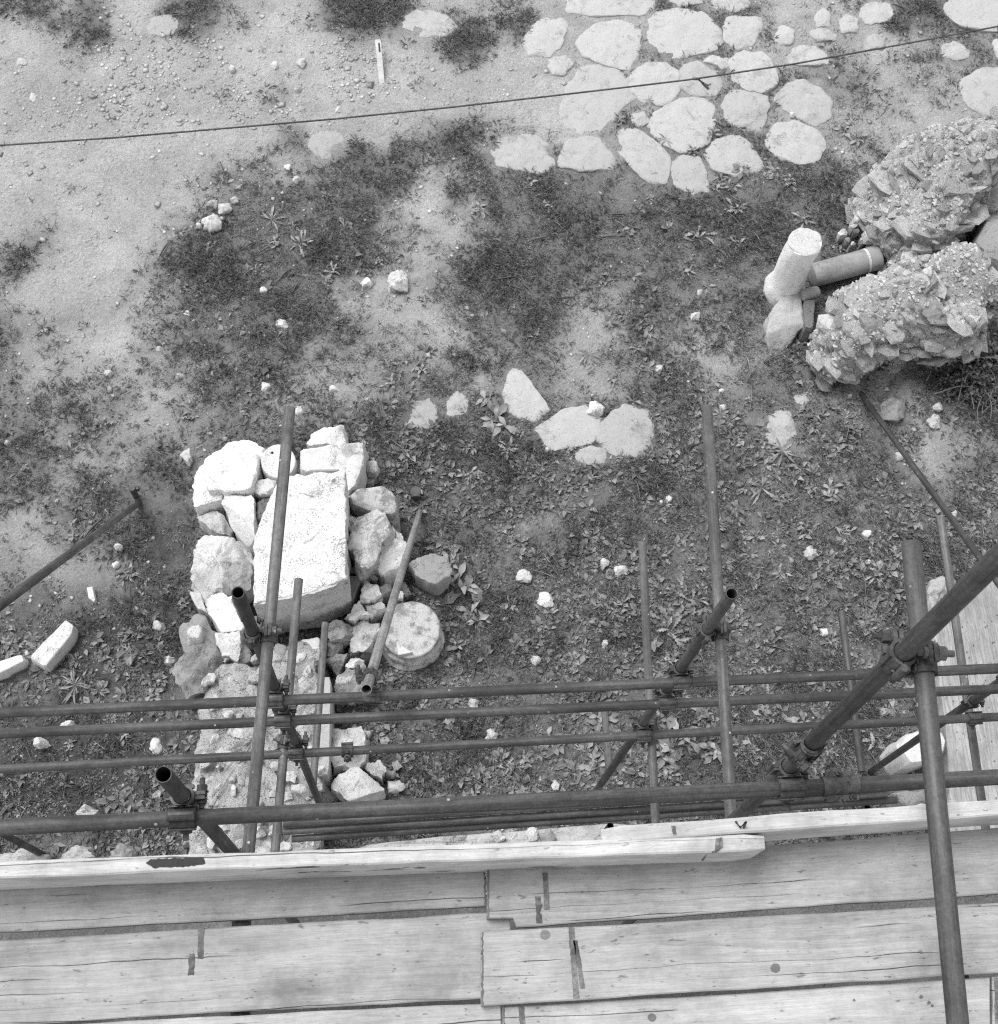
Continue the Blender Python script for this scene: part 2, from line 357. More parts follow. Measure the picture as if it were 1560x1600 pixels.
# ------------------------------------------------------------------ stones
KEEP_OUT = []                                # footprints (world polygons) where nothing grows
def resample(poly, n, soft=1):
    p = [Vector((a[0], a[1])) for a in poly]
    for s in range(soft):                    # corner cutting, tight to the corners
        q = []
        for i in range(len(p)):
            a, b = p[i], p[(i + 1) % len(p)]
            q += [a.lerp(b, .12), a.lerp(b, .88)]
        p = q
    T = sum((p[(i + 1) % len(p)] - p[i]).length for i in range(len(p))); out = []
    for i in range(len(p)):                  # every corner is kept
        a, b = p[i], p[(i + 1) % len(p)]; m = max(1, round(n * (b - a).length / T))
        out += [a.lerp(b, k / m) for k in range(m)]
    return out
def rock_mesh(poly, h, n=64, bev=.03, rough=.012, freq=6., base=1.03, bulge=.02, cuts=0, dome=0., tilt=(0, 0), seed=0, soft=1, sharp=28, rag=0., profile=None):
    """a stone with the given outline (local xy), standing h high"""
    pts = resample(poly, n, soft); n = len(pts)
    R = sum(p.length for p in pts) / n
    b = min(bev, R * .4, h * .45)
    s1 = 1 - b / R
    rings = profile or [(base, 0), (base + bulge * .4, .18 * h), (1 + bulge, .42 * h), (1 + bulge * .8, .66 * h), (1, h - b), ((1 + s1) / 2 + .22 * b / R, h - b * .32), (s1, h)] + [(s1 * k, h) for k in (.91, .81, .71, .6, .49, .37, .25, .12)]
    if profile: rings = [(s, z * h) for s, z in profile]
    top0 = 5 if not profile else 0
    rnd = random.Random(seed); off = Vector((rnd.uniform(-50, 50), rnd.uniform(-50, 50), rnd.uniform(-50, 50)))
    planes = []
    for k in range(cuts):
        a = rnd.uniform(0, 2 * math.pi); planes.append((math.cos(a), math.sin(a), rnd.uniform(-.1, .62) * R, rnd.uniform(.08, .75) if k % 3 else rnd.uniform(.7, 1.6)))
    V = []
    def put(x, y, z, side):
        top = h + tilt[0] * x + tilt[1] * y - dome * (x * x + y * y) / (R * R)
        zz = z * (top / h) if h > 0 else z
        for ca, sa, o, m in planes:
            d = ca * x + sa * y - o
            if d > 0: zz = min(zz, max(h * .15, top - d * m))
        p = Vector((x, y, zz)); q = p * freq + off
        d = mnoise.fractal(q, .85, 2.1, 5) + .7 * abs(mnoise.noise(q * .6)) - .22
        d *= rough
        l = max(1e-6, math.hypot(x, y))
        if side > 0:
            p.x += x / l * d * side; p.y += y / l * d * side
        if rag:
            e = rag * mnoise.fractal(q * 1.7 + Vector((9, 4, 0)), .8, 2.2, 4); p.x += x / l * e * min(1, l / R); p.y += y / l * e * min(1, l / R)
        p.z += d * (1 - side * .6) * (0 if z == 0 else 1)
        return p
    for k, (s, z) in enumerate(rings):
        sd = (1 if k < top0 else (.5 if k == top0 else 0)) if not profile else max(0, 1 - z / h)
        for p in pts: V.append(put(p.x * s, p.y * s, z, sd))
    V.append(put(0, 0, h, 0))
    Fc = []
    for k in range(len(rings) - 1):
        for j in range(n):
            a = k * n + j; c = k * n + (j + 1) % n
            Fc.append((a, c, c + n, a + n))
    k = (len(rings) - 1) * n
    for j in range(n): Fc.append((k + j, k + (j + 1) % n, len(V) - 1))
    return mesh(V, Fc, 'stone', True, sharp)
_seed = [100]
def ccw(w):
    a = sum(w[i].x * w[(i + 1) % len(w)].y - w[(i + 1) % len(w)].x * w[i].y for i in range(len(w)))
    return w if a > 0 else w[::-1]
def stone(px, z1, mat, name='stone', z0=0., parent=None, keep=True, **kw):
    """px: outline of the top as seen in the photograph; z1, z0: heights of top and bottom"""
    if z0 == 0: z0 = -.07                    # bedded in the soil
    w = ccw([at(x, y, z1 - min(kw.get('bev', .03), .06) * .6) for x, y in px])
    c = sum(w, Vector()) / len(w); c.z = z0
    _seed[0] += 1; kw.setdefault('seed', _seed[0]); kw.setdefault('rag', kw.get('rough', .012) * .45)
    me = rock_mesh([(p.x - c.x, p.y - c.y) for p in w], z1 - z0, **kw)
    if keep: KEEP_OUT.append([(p.x, p.y) for p in w])
    return obj(name, me, mat, parent, Matrix.Translation(c))
def Z(s, ox, oy, pts):                       # enlarged-view coordinates -> photograph pixels
    return [(ox + x / s, oy + y / s) for x, y in pts]

# ---- ancient paving: one piece of the setting, every slab a part
paving = tag(empty('pavement', (0, 0, 0)), kind='structure')
PAVE = [
 [(115,130),(150,70),(235,40),(243,80),(225,140),(190,165),(140,160)],
 [(285,125),(310,95),(360,70),(450,68),(462,95),(455,165),(430,200),(370,190),(310,165)],
 [(505,80),(520,40),(580,30),(660,40),(700,80),(712,120),(690,145),(600,165),(540,170),(500,140)],
 [(732,70),(745,50),(835,48),(838,75),(815,130),(760,140),(728,115)],
 [(188,195),(205,175),(255,168),(265,190),(240,222),(205,220)],
 [(235,345),(255,270),(290,215),(340,202),(400,220),(435,250),(450,290),(400,330),(380,380),(310,400),(235,375)],
 [(445,225),(480,195),(540,187),(580,220),(585,275),(540,310),(480,300),(450,270)],
 [(592,220),(610,195),(650,188),(688,215),(715,222),(718,260),(690,285),(630,280),(598,260)],
 [(655,180),(690,168),(735,175),(745,205),(720,212),(690,192)],
 [(750,180),(790,155),(845,160),(880,210),(885,245),(845,275),(790,262),(755,235)],
 [(905,165),(950,140),(1010,140),(1045,170),(1040,190),(980,195),(930,190)],
 [(728,310),(745,280),(800,275),(850,290),(858,330),(835,390),(790,390),(735,360)],
 [(885,300),(920,260),(970,245),(1010,265),(1048,300),(1045,350),(1000,372),(930,340)],
 [(495,390),(520,350),(570,310),(650,295),(695,320),(690,370),(670,430),(600,455),(545,430),(520,410)],
 [(860,410),(890,380),(940,370),(1010,395),(1030,440),(1000,485),(950,492),(890,470),(865,445)],
 [(672,470),(700,430),(760,415),(800,435),(840,495),(820,515),(765,528),(700,510)],
 [(230,470),(250,430),(310,415),(370,430),(392,480),(380,510),(300,512),(235,500)],
 [(380,420),(420,395),(470,400),(520,440),(556,478),(545,545),(500,545),(440,500),(410,460)],
 [(568,500),(600,475),(650,480),(670,530),(678,585),(640,590),(580,560)],
 [(0,455),(60,420),(150,415),(200,450),(205,500),(160,525),(60,505),(0,490)],
 [(985,90),(1030,82),(1068,105),(1065,118),(1010,118)],
 [(1070,60),(1100,38),(1135,60),(1130,90),(1090,95)],
 [(1135,30),(1170,8),(1225,5),(1240,40),(1225,62),(1165,68)],
 [(1148,130),(1180,100),(1218,115),(1212,140),(1165,145)],
 [(1390,140),(1430,122),(1475,150),(1465,175),(1425,180),(1395,165)],
 [(1450,250),(1500,215),(1560,205),(1600,220),(1600,330),(1540,345),(1480,320),(1455,280)],
 [(1490,400),(1520,370),(1560,360),(1620,380),(1620,480),(1540,500),(1495,430)],
 [(1395,0),(1640,-30),(1640,80),(1540,90),(1460,75),(1420,45)],
 [(230,20),(280,-20),(490,-20),(500,18),(470,40),(330,45)],
 [(445,345),(480,335),(500,365),(470,385),(445,370)],
 [(680,-5),(780,-20),(810,10),(760,35),(700,20)],
 [(880,110),(900,75),(940,85),(935,125),(900,130)],
 [(1005,50),(1030,20),(1050,40),(1050,75),(1010,75)],
 [(540,-10),(640,-25),(660,5),(600,18)],
 [(1550,120),(1600,105),(1640,130),(1620,180),(1560,170)]]
PAVE = [Z(1.95, 760, 0, p) for p in PAVE]
PAVE += [Z(1.95, 0, 0, p) for p in ([(1225,60),(1260,30),(1350,40),(1390,80),(1350,105),(1240,115)], [(420,100),(440,55),(520,45),(560,75),(520,105)], [(935,440),(960,405),(1010,395),(1060,420),(1055,460),(990,480)])]
PAVE += [Z(2.786, 600, 500, p) for p in (
 [(545,225),(600,225),(650,290),(690,345),(715,385),(650,430),(600,415),(530,390),(530,330)],
 [(640,490),(720,440),(800,390),(880,380),(940,440),(935,520),(850,540),(740,560),(690,540)],
 [(960,440),(1050,370),(1150,400),(1165,520),(1100,590),(1000,580),(950,520)],
 [(840,572),(900,548),(965,560),(970,620),(860,625)],
 [(60,440),(100,380),(190,320),(230,350),(225,430),(190,465),(90,465)],
 [(238,352),(340,300),(365,350),(350,420),(262,428)])]
PAVE += [Z(3.391, 1100, 580, p) for p in ([(340,240),(400,205),(450,215),(480,280),(490,390),(430,410),(360,380),(330,340),(345,290)], [(470,125),(540,115),(560,160),(530,200),(480,185)])]
for i, p in enumerate(PAVE):
    faint = i in (35, 36, 37, 42, 43, 44, 45)
    h = .012 if faint else .030
    mx, my = sum(q[0] for q in p) / len(p), sum(q[1] for q in p) / len(p)
    p = [(mx + (x - mx) * 1.15, my + (y - my) * 1.15) for x, y in p]
    g = at(mx, my, 0); g = gz(g.x, g.y)
    stone(p, h + g, M_faint if faint else M_pave, 'paving_stone', -.06 + g, paving, bev=.016, rough=.012, freq=7, base=1.02, bulge=.0, dome=.018, n=72, soft=1, rag=.018)

# ---- stone pile by the scaffold
def top_stone(label, px, z1, mat, group='stones of the heap under the scaffold', cat='stone', name='loose_stone', **kw):
    return tag(stone(px, z1, mat, name, **kw), label, cat, group)
a = lambda p: Z(7.4286, 270, 650, p)
b = lambda p: Z(5.714, 270, 820, p)
c_ = lambda p: Z(5.571, 440, 650, p)
d_ = lambda p: Z(6.5, 480, 840, p)
e = lambda p: Z(4.0, 270, 1060, p)
blk = tag(stone(a([(180,520),(235,460),(400,385),(570,330),(700,285),(900,292),(1080,372),(1035,520),(1000,640),(930,880),(800,895),(590,905),(570,985),(400,1020),(265,1030),(235,990),(205,870)]), .42, M_marble, 'carved_block', bev=.025, rough=.012, freq=7, n=120, tilt=(0, .06), cuts=1, rag=.02), 'large white marble block with a raised panel, at the top left of the heap', 'stone block', 'stones of the heap under the scaffold')
pan = stone(a([(350,490),(560,450),(760,415),(980,400),(990,600),(900,860),(600,890),(565,860),(430,872),(380,780)]), .50, M_marble, 'raised_panel', .36, None, False, bev=.02, rough=.014, freq=8, n=60)
pan.parent = blk; pan.matrix_basis = Matrix.Translation(pan.matrix_basis.translation - blk.matrix_basis.translation)
ph = [(1225 + 205 * math.cos(t), 525 + 198 * math.sin(t)) for t in [k * math.pi / 10 for k in range(20)]]
drum2 = tag(stone(a(ph), .45, M_marble, 'column_stub', bev=.012, rough=.004, n=48), 'small white marble column stub with a dowel hole, half behind a pole', 'column stub')
def disc(name, px, py, z, r, mat, parent, h=.004, n=14):
    p = at(px, py, z); o0 = parent.matrix_basis.translation
    bm = bmesh.new(); bmesh.ops.create_cone(bm, cap_ends=True, segments=n, radius1=r, radius2=r * .9, depth=h)
    return obj(name, bm_mesh(bm), mat, parent, Matrix.Translation(Vector((p.x - o0.x, p.y - o0.y, p.z - o0.z))))
disc('dowel_hole', 270 + 1155 / 7.43, 650 + 425 / 7.43, .452, .011, M_void, drum2)
top_stone('small pale stone lying just left of the large carved block', a([(60,430),(120,395),(190,380),(235,460),(180,550),(110,530)]), .14, M_lime, rough=.03, cuts=3)
top_stone('white wedge-shaped marble piece pointing down below the carved block', a([(600,915),(920,905),(950,950),(950,1270),(935,1390),(850,1430),(700,1290),(610,1100),(572,1015)]), .44, M_marble, bev=.014, cuts=3, n=72, soft=0, rag=.014, rough=.02)
top_stone('squarish pale stone left of the pointed white wedge', a([(255,1110),(440,1030),(500,1060),(665,1280),(640,1340),(500,1340),(330,1220)]), .30, M_lime, bev=.012, cuts=7, rough=.03, soft=0)
top_stone('rough white stone between the column stub and the long slab', a([(945,735),(1080,728),(1225,735),(1225,890),(1130,920),(1000,915),(925,850)]), .42, M_slab, rough=.03, cuts=2)
top_stone('pitted grey lump wedged against the left edge of the long slab', a([(965,1000),(1090,935),(1210,945),(1175,1220),(1060,1240),(960,1180)]), .36, M_dark, rough=.04, freq=11)
top_stone('big rounded boulder on the left side of the heap', b([(260,35),(300,28),(470,72),(560,60),(640,140),(700,235),(705,330),(690,480),(520,560),(380,540),(240,600),(150,600),(130,500),(120,400),(150,230),(200,100)]), .46, M_lime, bev=.025, rough=.045, freq=5, cuts=9, n=100, rag=.03)
top_stone('round grey stone sitting on the big left boulder', b([(560,300),(680,310),(710,400),(710,550),(640,588),(520,588),(455,520),(460,420)]), .58, M_grey, z0=.25, bev=.045, rough=.04, freq=7, cuts=5)
top_stone('long white marble beam fragment slanting below the big boulder', b([(240,592),(330,535),(400,522),(520,620),(590,790),(640,920),(620,955),(430,965),(380,880),(310,790),(270,690)]), .54, M_marble, bev=.014, rough=.025, n=80, soft=0, rag=.02, cuts=2)
top_stone('narrow pale stone under the left edge of the slanting beam', b([(150,600),(250,592),(285,700),(325,810),(290,790),(210,760)]), .38, M_lime, bev=.04, rough=.02)
top_stone('square white stone at the lower end of the slanting beam', b([(405,980),(600,942),(620,1050),(560,1195),(430,1160),(410,1080)]), .56, M_marble, bev=.014, rough=.03, cuts=3, soft=0, rag=.02)
top_stone('small grey stone tucked below the square white stone', b([(565,1200),(600,1060),(700,1120),(690,1210),(640,1260),(560,1255)]), .44, M_grey, rough=.03, cuts=2)
pk = top_stone('big porous grey block at the left foot of the heap', b([(50,900),(200,790),(290,800),(340,900),(400,970),(420,1130),(450,1290),(400,1390),(300,1470),(200,1450),(100,1535),(20,1400),(10,1270),(60,1130)]), .42, M_grey, bev=.035, rough=.035, freq=6, cuts=5, n=90)
top_stone('pale pebble resting on the big porous grey block', b([(120,960),(170,905),(230,900),(260,960),(240,1020),(130,1020)]), .52, M_lime, z0=.36, rough=.02, bev=.03, keep=False, group='')
top_stone('curved tile fragment below the big porous grey block', b([(110,1545),(150,1505),(200,1490),(290,1500),(330,1545),(290,1590),(150,1590)]), .22, M_brick, bev=.02, rough=.008)
# the long slab
slab = top_stone('long pitted white marble slab lying on top of the heap', [(436,745), (456,742), (500,739), (540,737), (541,820), (542,902), (510,916), (476,928), (397,943), (396,900), (397,840), (412,800), (426,770)], .95, M_slab, name='marble_slab', cat='marble slab', z0=.12, bev=.010, rough=.010, freq=10, base=.99, bulge=0, n=170, soft=0, rag=.016, group='')
_s0 = slab.matrix_basis.translation
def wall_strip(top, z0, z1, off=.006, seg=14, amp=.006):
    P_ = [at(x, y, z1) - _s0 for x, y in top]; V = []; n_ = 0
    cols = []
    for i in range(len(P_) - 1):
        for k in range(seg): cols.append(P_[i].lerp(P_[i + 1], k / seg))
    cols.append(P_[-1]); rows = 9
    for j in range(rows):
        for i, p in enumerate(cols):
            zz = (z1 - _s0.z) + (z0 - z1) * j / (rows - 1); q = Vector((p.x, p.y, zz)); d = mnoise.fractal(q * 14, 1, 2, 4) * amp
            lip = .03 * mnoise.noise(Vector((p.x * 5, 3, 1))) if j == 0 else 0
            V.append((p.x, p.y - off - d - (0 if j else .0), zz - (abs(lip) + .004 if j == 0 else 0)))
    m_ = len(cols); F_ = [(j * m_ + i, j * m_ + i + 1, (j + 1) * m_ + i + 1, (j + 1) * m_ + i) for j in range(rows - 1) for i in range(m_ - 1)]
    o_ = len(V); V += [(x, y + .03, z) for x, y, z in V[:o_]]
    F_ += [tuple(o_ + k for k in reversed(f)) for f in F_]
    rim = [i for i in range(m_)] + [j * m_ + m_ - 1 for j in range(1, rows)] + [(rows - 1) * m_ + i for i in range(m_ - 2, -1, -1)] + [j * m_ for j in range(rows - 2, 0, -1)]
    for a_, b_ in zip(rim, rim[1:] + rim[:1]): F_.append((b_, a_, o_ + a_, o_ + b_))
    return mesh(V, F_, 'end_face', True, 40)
_ef = obj('grey_end', wall_strip([(396, 944), (476, 930), (510, 918), (543, 903)], .14, .945, .006, 16, .016), M_endface, slab)  # greyer, rougher panel over the near end of the slab
disc('dowel_hole', 522, 751, .952, .018, M_dark, slab)
top_stone('smooth white half-round marble beam behind the head of the slab', c_([(150,288),(400,250),(722,214),(716,380),(700,490),(640,610),(575,660),(560,480),(170,492),(160,350)]), .52, M_marble, bev=.04, rough=.014, n=90, rag=.016)
top_stone('white angular marble block topmost at the head of the heap', c_([(225,240),(255,98),(365,42),(420,44),(550,56),(545,200),(520,232),(240,260)]), .34, M_marble, bev=.014, rough=.025, cuts=3, soft=0, rag=.02)
top_stone('small white stone among weeds right of the half-round beam', c_([(750,400),(800,378),(835,395),(850,430),(820,500),(740,490)]), .24, M_lime, rough=.02, cuts=1)
top_stone('small grey stone below the white one among weeds by the beam', c_([(722,500),(815,505),(800,590),(760,600),(715,580)]), .12, M_grey, rough=.02, cuts=1)
top_stone('rounded half-stained marble piece right of the slab', c_([(580,700),(650,632),(780,612),(890,600),(960,650),(1010,720),(1012,850),(960,880),(800,850),(600,780)]), .50, M_lich, bev=.07, rough=.012, freq=4, n=64)
top_stone('large rough white rock leaning against the right side of the slab', [(545,792), (560,787), (583,787), (600,798), (610,808), (609,830), (596,852), (592,865), (575,881), (563,883), (553,866), (545,850), (543,820)], .74, M_lich, bev=.012, rough=.05, freq=6, cuts=9, n=100, soft=0, rag=.03)
top_stone('white folded marble fragment behind the rough white rock', [(612,806), (626,816), (634,840), (631,868), (620,884), (600,894), (586,884), (596,860), (606,835)], .50, M_marble, bev=.015, rough=.035, cuts=6, soft=0)
for lab, q, z, m in (('short dark brick lying flat beside the slab edge', [(385,305),(585,300),(583,358),(390,370)], .36, M_brick), ('tilted dark brick beside the slab edge, the lower of two', [(430,388),(570,378),(465,652),(398,628)], .38, M_brick)):
    top_stone(lab, d_(q), z, m, name='old_brick', cat='brick', group='bricks in the heap', bev=.01, rough=.004, soft=0)
for lab, q, z, m in (
 ('white jagged marble piece beside the tilted dark brick', [(520,630),(575,392),(640,450),(720,480),(740,560),(690,620),(560,640)], .44, M_marble),
 ('finger-shaped grey stone above the jagged white piece', [(600,345),(650,345),(710,400),(700,430),(630,400)], .40, M_grey),
 ('grey stone between the jagged white piece and the raking tube', [(700,450),(800,450),(860,520),(720,615),(735,540)], .38, M_grey),
 ('white pointed marble chunk at the lower right corner of the slab', [(370,800),(520,660),(580,690),(620,775),(480,835)], .46, M_marble),
 ('pale triangular stone right of the white pointed chunk', [(590,680),(750,640),(780,700),(640,800),(605,740)], .36, M_lime),
 ('porous crusty lump below the corner of the slab', [(220,870),(350,820),(480,850),(450,960),(360,1020),(240,1030),(215,950)], .42, M_lich),
 ('broad pale stone left of the column drum', [(420,1050),(470,880),(570,810),(720,830),(690,1000),(640,1080),(560,1130),(440,1120)], .40, M_lime),
 ('small white stone touching the top of the column drum', [(880,600),(920,530),(975,560),(970,612)], .34, M_marble),
 ('grey smooth stone below the porous crusty lump', [(200,1240),(280,1170),(410,1155),(380,1290),(300,1360),(240,1300)], .34, M_grey),
 ('white flat stone right of the grey smooth stone', [(380,1300),(420,1200),(500,1210),(590,1270),(540,1330)], .35, M_marble),
 ('large white rounded stone just above the ledgers', [(250,1580),(290,1400),(420,1320),(550,1330),(590,1400),(560,1560),(420,1600)], .42, M_lich),
 ('grey squared stone under the lower end of the slab', [(200,1040),(360,1022),(360,1130),(250,1200),(200,1180)], .33, M_grey),
 ('dark stone low between the drum and the broad pale stone', [(470,1140),(640,1130),(610,1190),(560,1230),(480,1190)], .26, M_dark)):
    top_stone(lab, d_(q), z, m, bev=.010, rough=.03, freq=8, cuts=7, n=64, soft=0, rag=.02)
top_stone('flat-topped grey boulder at the right edge of the heap', d_([(1040,270),(1130,212),(1250,172),(1370,200),(1470,310),(1440,400),(1310,470),(1230,460),(1100,380)]), .32, M_grey, bev=.012, rough=.018, base=.96, n=70, soft=0, rag=.02)
top_stone('small dark stone between flat-topped boulder and drum', d_([(930,430),(990,450),(1060,570),(1000,600),(950,520)]), .18, M_dark, rough=.02)
top_stone('faceted pale slab propped at the lower end of the heap', e([(970,650),(1050,585),(1150,542),(1240,610),(1330,680),(1200,748),(1100,765)]), .44, M_lime, bev=.012, cuts=5, rough=.02, n=80)
for lab, q, z, m in (
 ('grey block with chipped face beside the narrow marble strip', [(990,290),(1160,280),(1200,340),(1200,490),(1150,530),(1000,550),(988,430)], .40, M_lime),
 ('triangular pale stone behind the faceted slab', [(1190,540),(1280,505),(1320,560),(1310,630),(1240,600)], .26, M_lime),
 ('flat grey shard right of the triangular pale stone', [(1330,560),(1410,585),(1420,612),(1340,612)], .10, M_grey),
 ('pale pebble with a dark underside right of the faceted slab', [(1350,640),(1420,628),(1455,680),(1400,710),(1360,700)], .13, M_lime),
 ('small round stone above the flat grey shard', [(1370,520),(1410,510),(1430,550),(1390,570)], .10, M_grey),
 ('little white chip beside the chipped grey block', [(1195,320),(1240,320),(1222,370),(1200,360)], .12, M_lime),
 ('grey rounded stone in the weeds below the middle ledger', [(1290,370),(1340,350),(1365,380),(1350,420),(1300,420)], .10, M_grey)):
    top_stone(lab, e(q), z, m, bev=.010, rough=.026, freq=8, cuts=7, n=60, soft=0, rag=.02)
top_stone('narrow upright marble strip between rubble wall and grey block', [(500,1058), (517,1058), (516,1130), (514,1212), (496, 1215), (498, 1130)], .50, M_mid, .52, M_lime, bev=.012, rough=.005, n=60)
top_stone('white flat stone half under the twin short tubes', [(468,1000), (500,993), (501,1030), (470,1034)], .50, M_marble, bev=.03, rough=.012)
top_stone('grey pebble between pole and marble strip, under the slab', [(431,1003), (448,1010), (444,1024), (432,1026), (428,1015)], .50, M_grey, bev=.02, rough=.012)

# ---- rubble wall stub under the poles
wall = tag(empty('rubble_wall', at(400, 1180, 0)), 'low stub of rubble and mortar wall running under the tubes', 'wall')
def child_stone(px, z1, mat, name, parent, **kw):
    o = stone(px, z1, mat, name, **kw); o.parent = parent
    o.matrix_basis = Matrix.Translation(o.matrix_basis.translation - parent.matrix_basis.translation); return o
core = child_stone([(342,1048), (372,1036), (400,1036), (430,1012), (462,1008), (498,1015), (499,1100), (497,1215), (500,1290), (498,1345), (400,1352), (296,1345), (296,1260), (298,1200), (312,1130), (322,1090)], .50, M_core, 'mortar_core', wall, bev=.06, rough=.10, freq=4.2, n=131, base=1.05, rag=.06, soft=0)
rnd = random.Random(4)
def poly_px(cx, cy, rx, ry, n=7, rr=rnd, rot=0):
    o = []
    for k in range(n):
        t = 2 * math.pi * (k + rr.uniform(-.3, .3)) / n; q = rr.uniform(.78, 1.1)
        x, y = rx * q * math.cos(t), ry * q * math.sin(t)
        o.append((cx + x * math.cos(rot) - y * math.sin(rot), cy + x * math.sin(rot) + y * math.cos(rot)))
    return o
placed = []
for k in range(700):
    x, y = rnd.uniform(305, 495), rnd.uniform(1020, 1335); r = rnd.choice([rnd.uniform(5, 10), rnd.uniform(8, 15), rnd.uniform(14, 24)])
    if x < 350 and y < 1060: continue
    if x < 320 and y < 1180: continue
    if any((x - u) ** 2 + (y - v) ** 2 < (r + q) ** 2 * .9 for u, v, q in placed): continue
    placed.append((x, y, r))
    child_stone(poly_px(x, y, r, r * rnd.uniform(.55, .9), 6, rnd, rnd.uniform(0, 3)), (.52 + rnd.uniform(-.03, .07)), rnd.choice([M_mort, M_mort, M_lime, M_lime, M_chip, M_mid]), 'stone', wall, z0=.36, bev=.012, rough=.03, freq=8, cuts=6, n=30, soft=0, rag=.02, keep=False)

# ---- column drum standing at the right of the heap
def lathe(profile, n=48, jitter=0., seed=0, sharp=32):
    """profile: (radius, z) from bottom to top, closed at both ends"""
    V = []; Fc = []; rr = random.Random(seed)
    off = Vector((rr.uniform(0, 50),) * 3)
    for r, z in profile:
        for j in range(n):
            t = 2 * math.pi * j / n; p = Vector((r * math.cos(t), r * math.sin(t), z))
            d = jitter * mnoise.fractal(p * 9 + off, 1, 2, 4) if jitter else 0
            V.append((p.x * (1 + d / max(r, .02)), p.y * (1 + d / max(r, .02)), z + d * .5))
    for k in range(len(profile) - 1):
        for j in range(n):
            q = k * n + j; s = k * n + (j + 1) % n; Fc.append((q, s, s + n, q + n))
    V.append((0, 0, profile[-1][1])); V.append((0, 0, profile[0][1])); top = (len(profile) - 1) * n
    for j in range(n):
        Fc.append((top + j, top + (j + 1) % n, len(V) - 2)); Fc.append(((j + 1) % n, j, len(V) - 1))
    return mesh(V, Fc, 'turned', True, sharp)
dz = .26
dc = at(641.5, 983, dz); rd = abs(at(687.7, 983, dz).x - at(595.3, 983, dz).x) / 2
drum = tag(empty('column_drum', (dc.x, dc.y, 0)), 'lichen-spotted round column drum standing right of the heap', 'column drum')
obj('drum_body', lathe([(rd * 1.14, -.05), (rd * 1.16, .01), (rd * 1.12, .04), (rd * 1.03, .06), (rd * 1.02, .075), (rd * 1.07, .095), (rd * 1.08, .11), (rd * 1.04, .135), (rd * .97, .15), (rd * .965, .18), (rd * .985, .21), (rd, .225), (rd, .24), (rd * .985, .253), (rd * .95, .26), (rd * .75, .262), (rd * .45, .258), (rd * .2, .261)], 80, .010, 3), M_lich, drum)
KEEP_OUT.append([(dc.x + rd * 1.1 * math.cos(t), dc.y + rd * 1.1 * math.sin(t)) for t in np.linspace(0, 6, 12)])
top_stone('small triangular shard lying on the column drum', d_([(905,1055),(960,1095),(1070,1165),(1000,1185),(925,1195)]), 0.31, M_marble, z0=.255, keep=False, bev=.01, rough=.006, n=24, soft=0, group='')

# ---- columns and rubble masses at the right
cb = at(1224.6, 452, 0.05); ct = up_from(cb, 1254.6, 376); rc = (at(1281, 380, ct.z).x - at(1226, 372, ct.z).x) / 2 * .98
col = tag(empty('column_shaft', (cb.x, cb.y, 0)), 'short white column shaft standing upright beside the rubble masses', 'column')
H = ct.z
obj('shaft', lathe([(rc * 1.22, -.05), (rc * 1.24, .05), (rc * 1.2, .12), (rc * 1.08, .17), (rc * 1.04, .25), (rc * 1.02, H * .5), (rc, H * .8), (rc * .99, H - .03), (rc * .95, H - .006), (rc * .8, H), (rc * .4, H + .002)], 56, .020, 5), M_colm, col)
obj('broken_top', lathe([(rc * .96, H - .002), (rc * .97, H + .003), (rc * .9, H + .010), (rc * .6, H + .012), (rc * .3, H + .009)], 48, .016, 8), M_lime, col)
KEEP_OUT.append([(cb.x + rc * 1.1 * math.cos(t), cb.y + rc * 1.1 * math.sin(t)) for t in np.linspace(0, 6, 12)])
def lying(name, p, q, r, mat, label, cat, prof=None, group=None):
    p, q = Vector(p), Vector(q); d = q - p; L = d.length
    root = empty(name, mw=Matrix.Translation(p) @ d.to_track_quat('Z', 'Y').to_matrix().to_4x4())
    prof = prof or [(r * .8, 0), (r * .97, .006), (r, .02), (r, L * .5), (r, L - .02), (r * .97, L - .006), (r * .8, L)]
    return tag(root, label, cat, group), L, prof
r2 = .108
pA, pB = at(1268, 431, r2), at(1372, 402, r2 * 1.3)
col2, L2, pf = lying('column_shaft', pA, pB, r2, M_cold, 'dark grey column shaft lying between the two rubble masses', 'column')
obj('shaft', lathe(pf, 36, .003, 2), M_cold, col2)
obj('pale_vein', lathe([(r2 * .9, L2 * .80), (r2 * 1.012, L2 * .801), (r2 * 1.012, L2 * .835), (r2 * .9, L2 * .836)], 36, .002, 4), M_lime, col2)
obj('end_collar', lathe([(r2 * .9, L2 * .84), (r2 * 1.02, L2 * .845), (r2 * 1.04, L2 * .98), (r2 * .98, L2 * 1.01), (r2 * .6, L2 * 1.02)], 36, .003, 6), M_cold, col2)
pA, pB = at(1253, 462, .22), at(1280, 455, .22)
c3, L3_, pf = lying('pipe_stub', pA, pB, .05, M_grey, 'small grey cylinder stub between white column and rubble mass', 'pipe stub')
obj('stub_body', lathe([(.04, 0), (.052, .01), (.055, .05), (.055, L3_ - .05), (.05, L3_ - .01), (.035, L3_)], 24, .003, 3), M_grey, c3)
top_stone('grey boulder leaning at the foot of the white column', Z(6.5, 1180, 330, [(165,1000),(250,900),(390,802),(450,822),(478,900),(490,1150),(420,1230),(330,1320),(210,1320),(155,1220)]), .20, M_mid, bev=.02, rough=.02, cuts=4, n=70, soft=0, rag=.02, group='')
top_stone('thin dark slab standing on edge beside the grey boulder', [(1256,470), (1274,468), (1272,515), (1258,512)], .24, M_dark, bev=.015, rough=.01, n=36, group='')

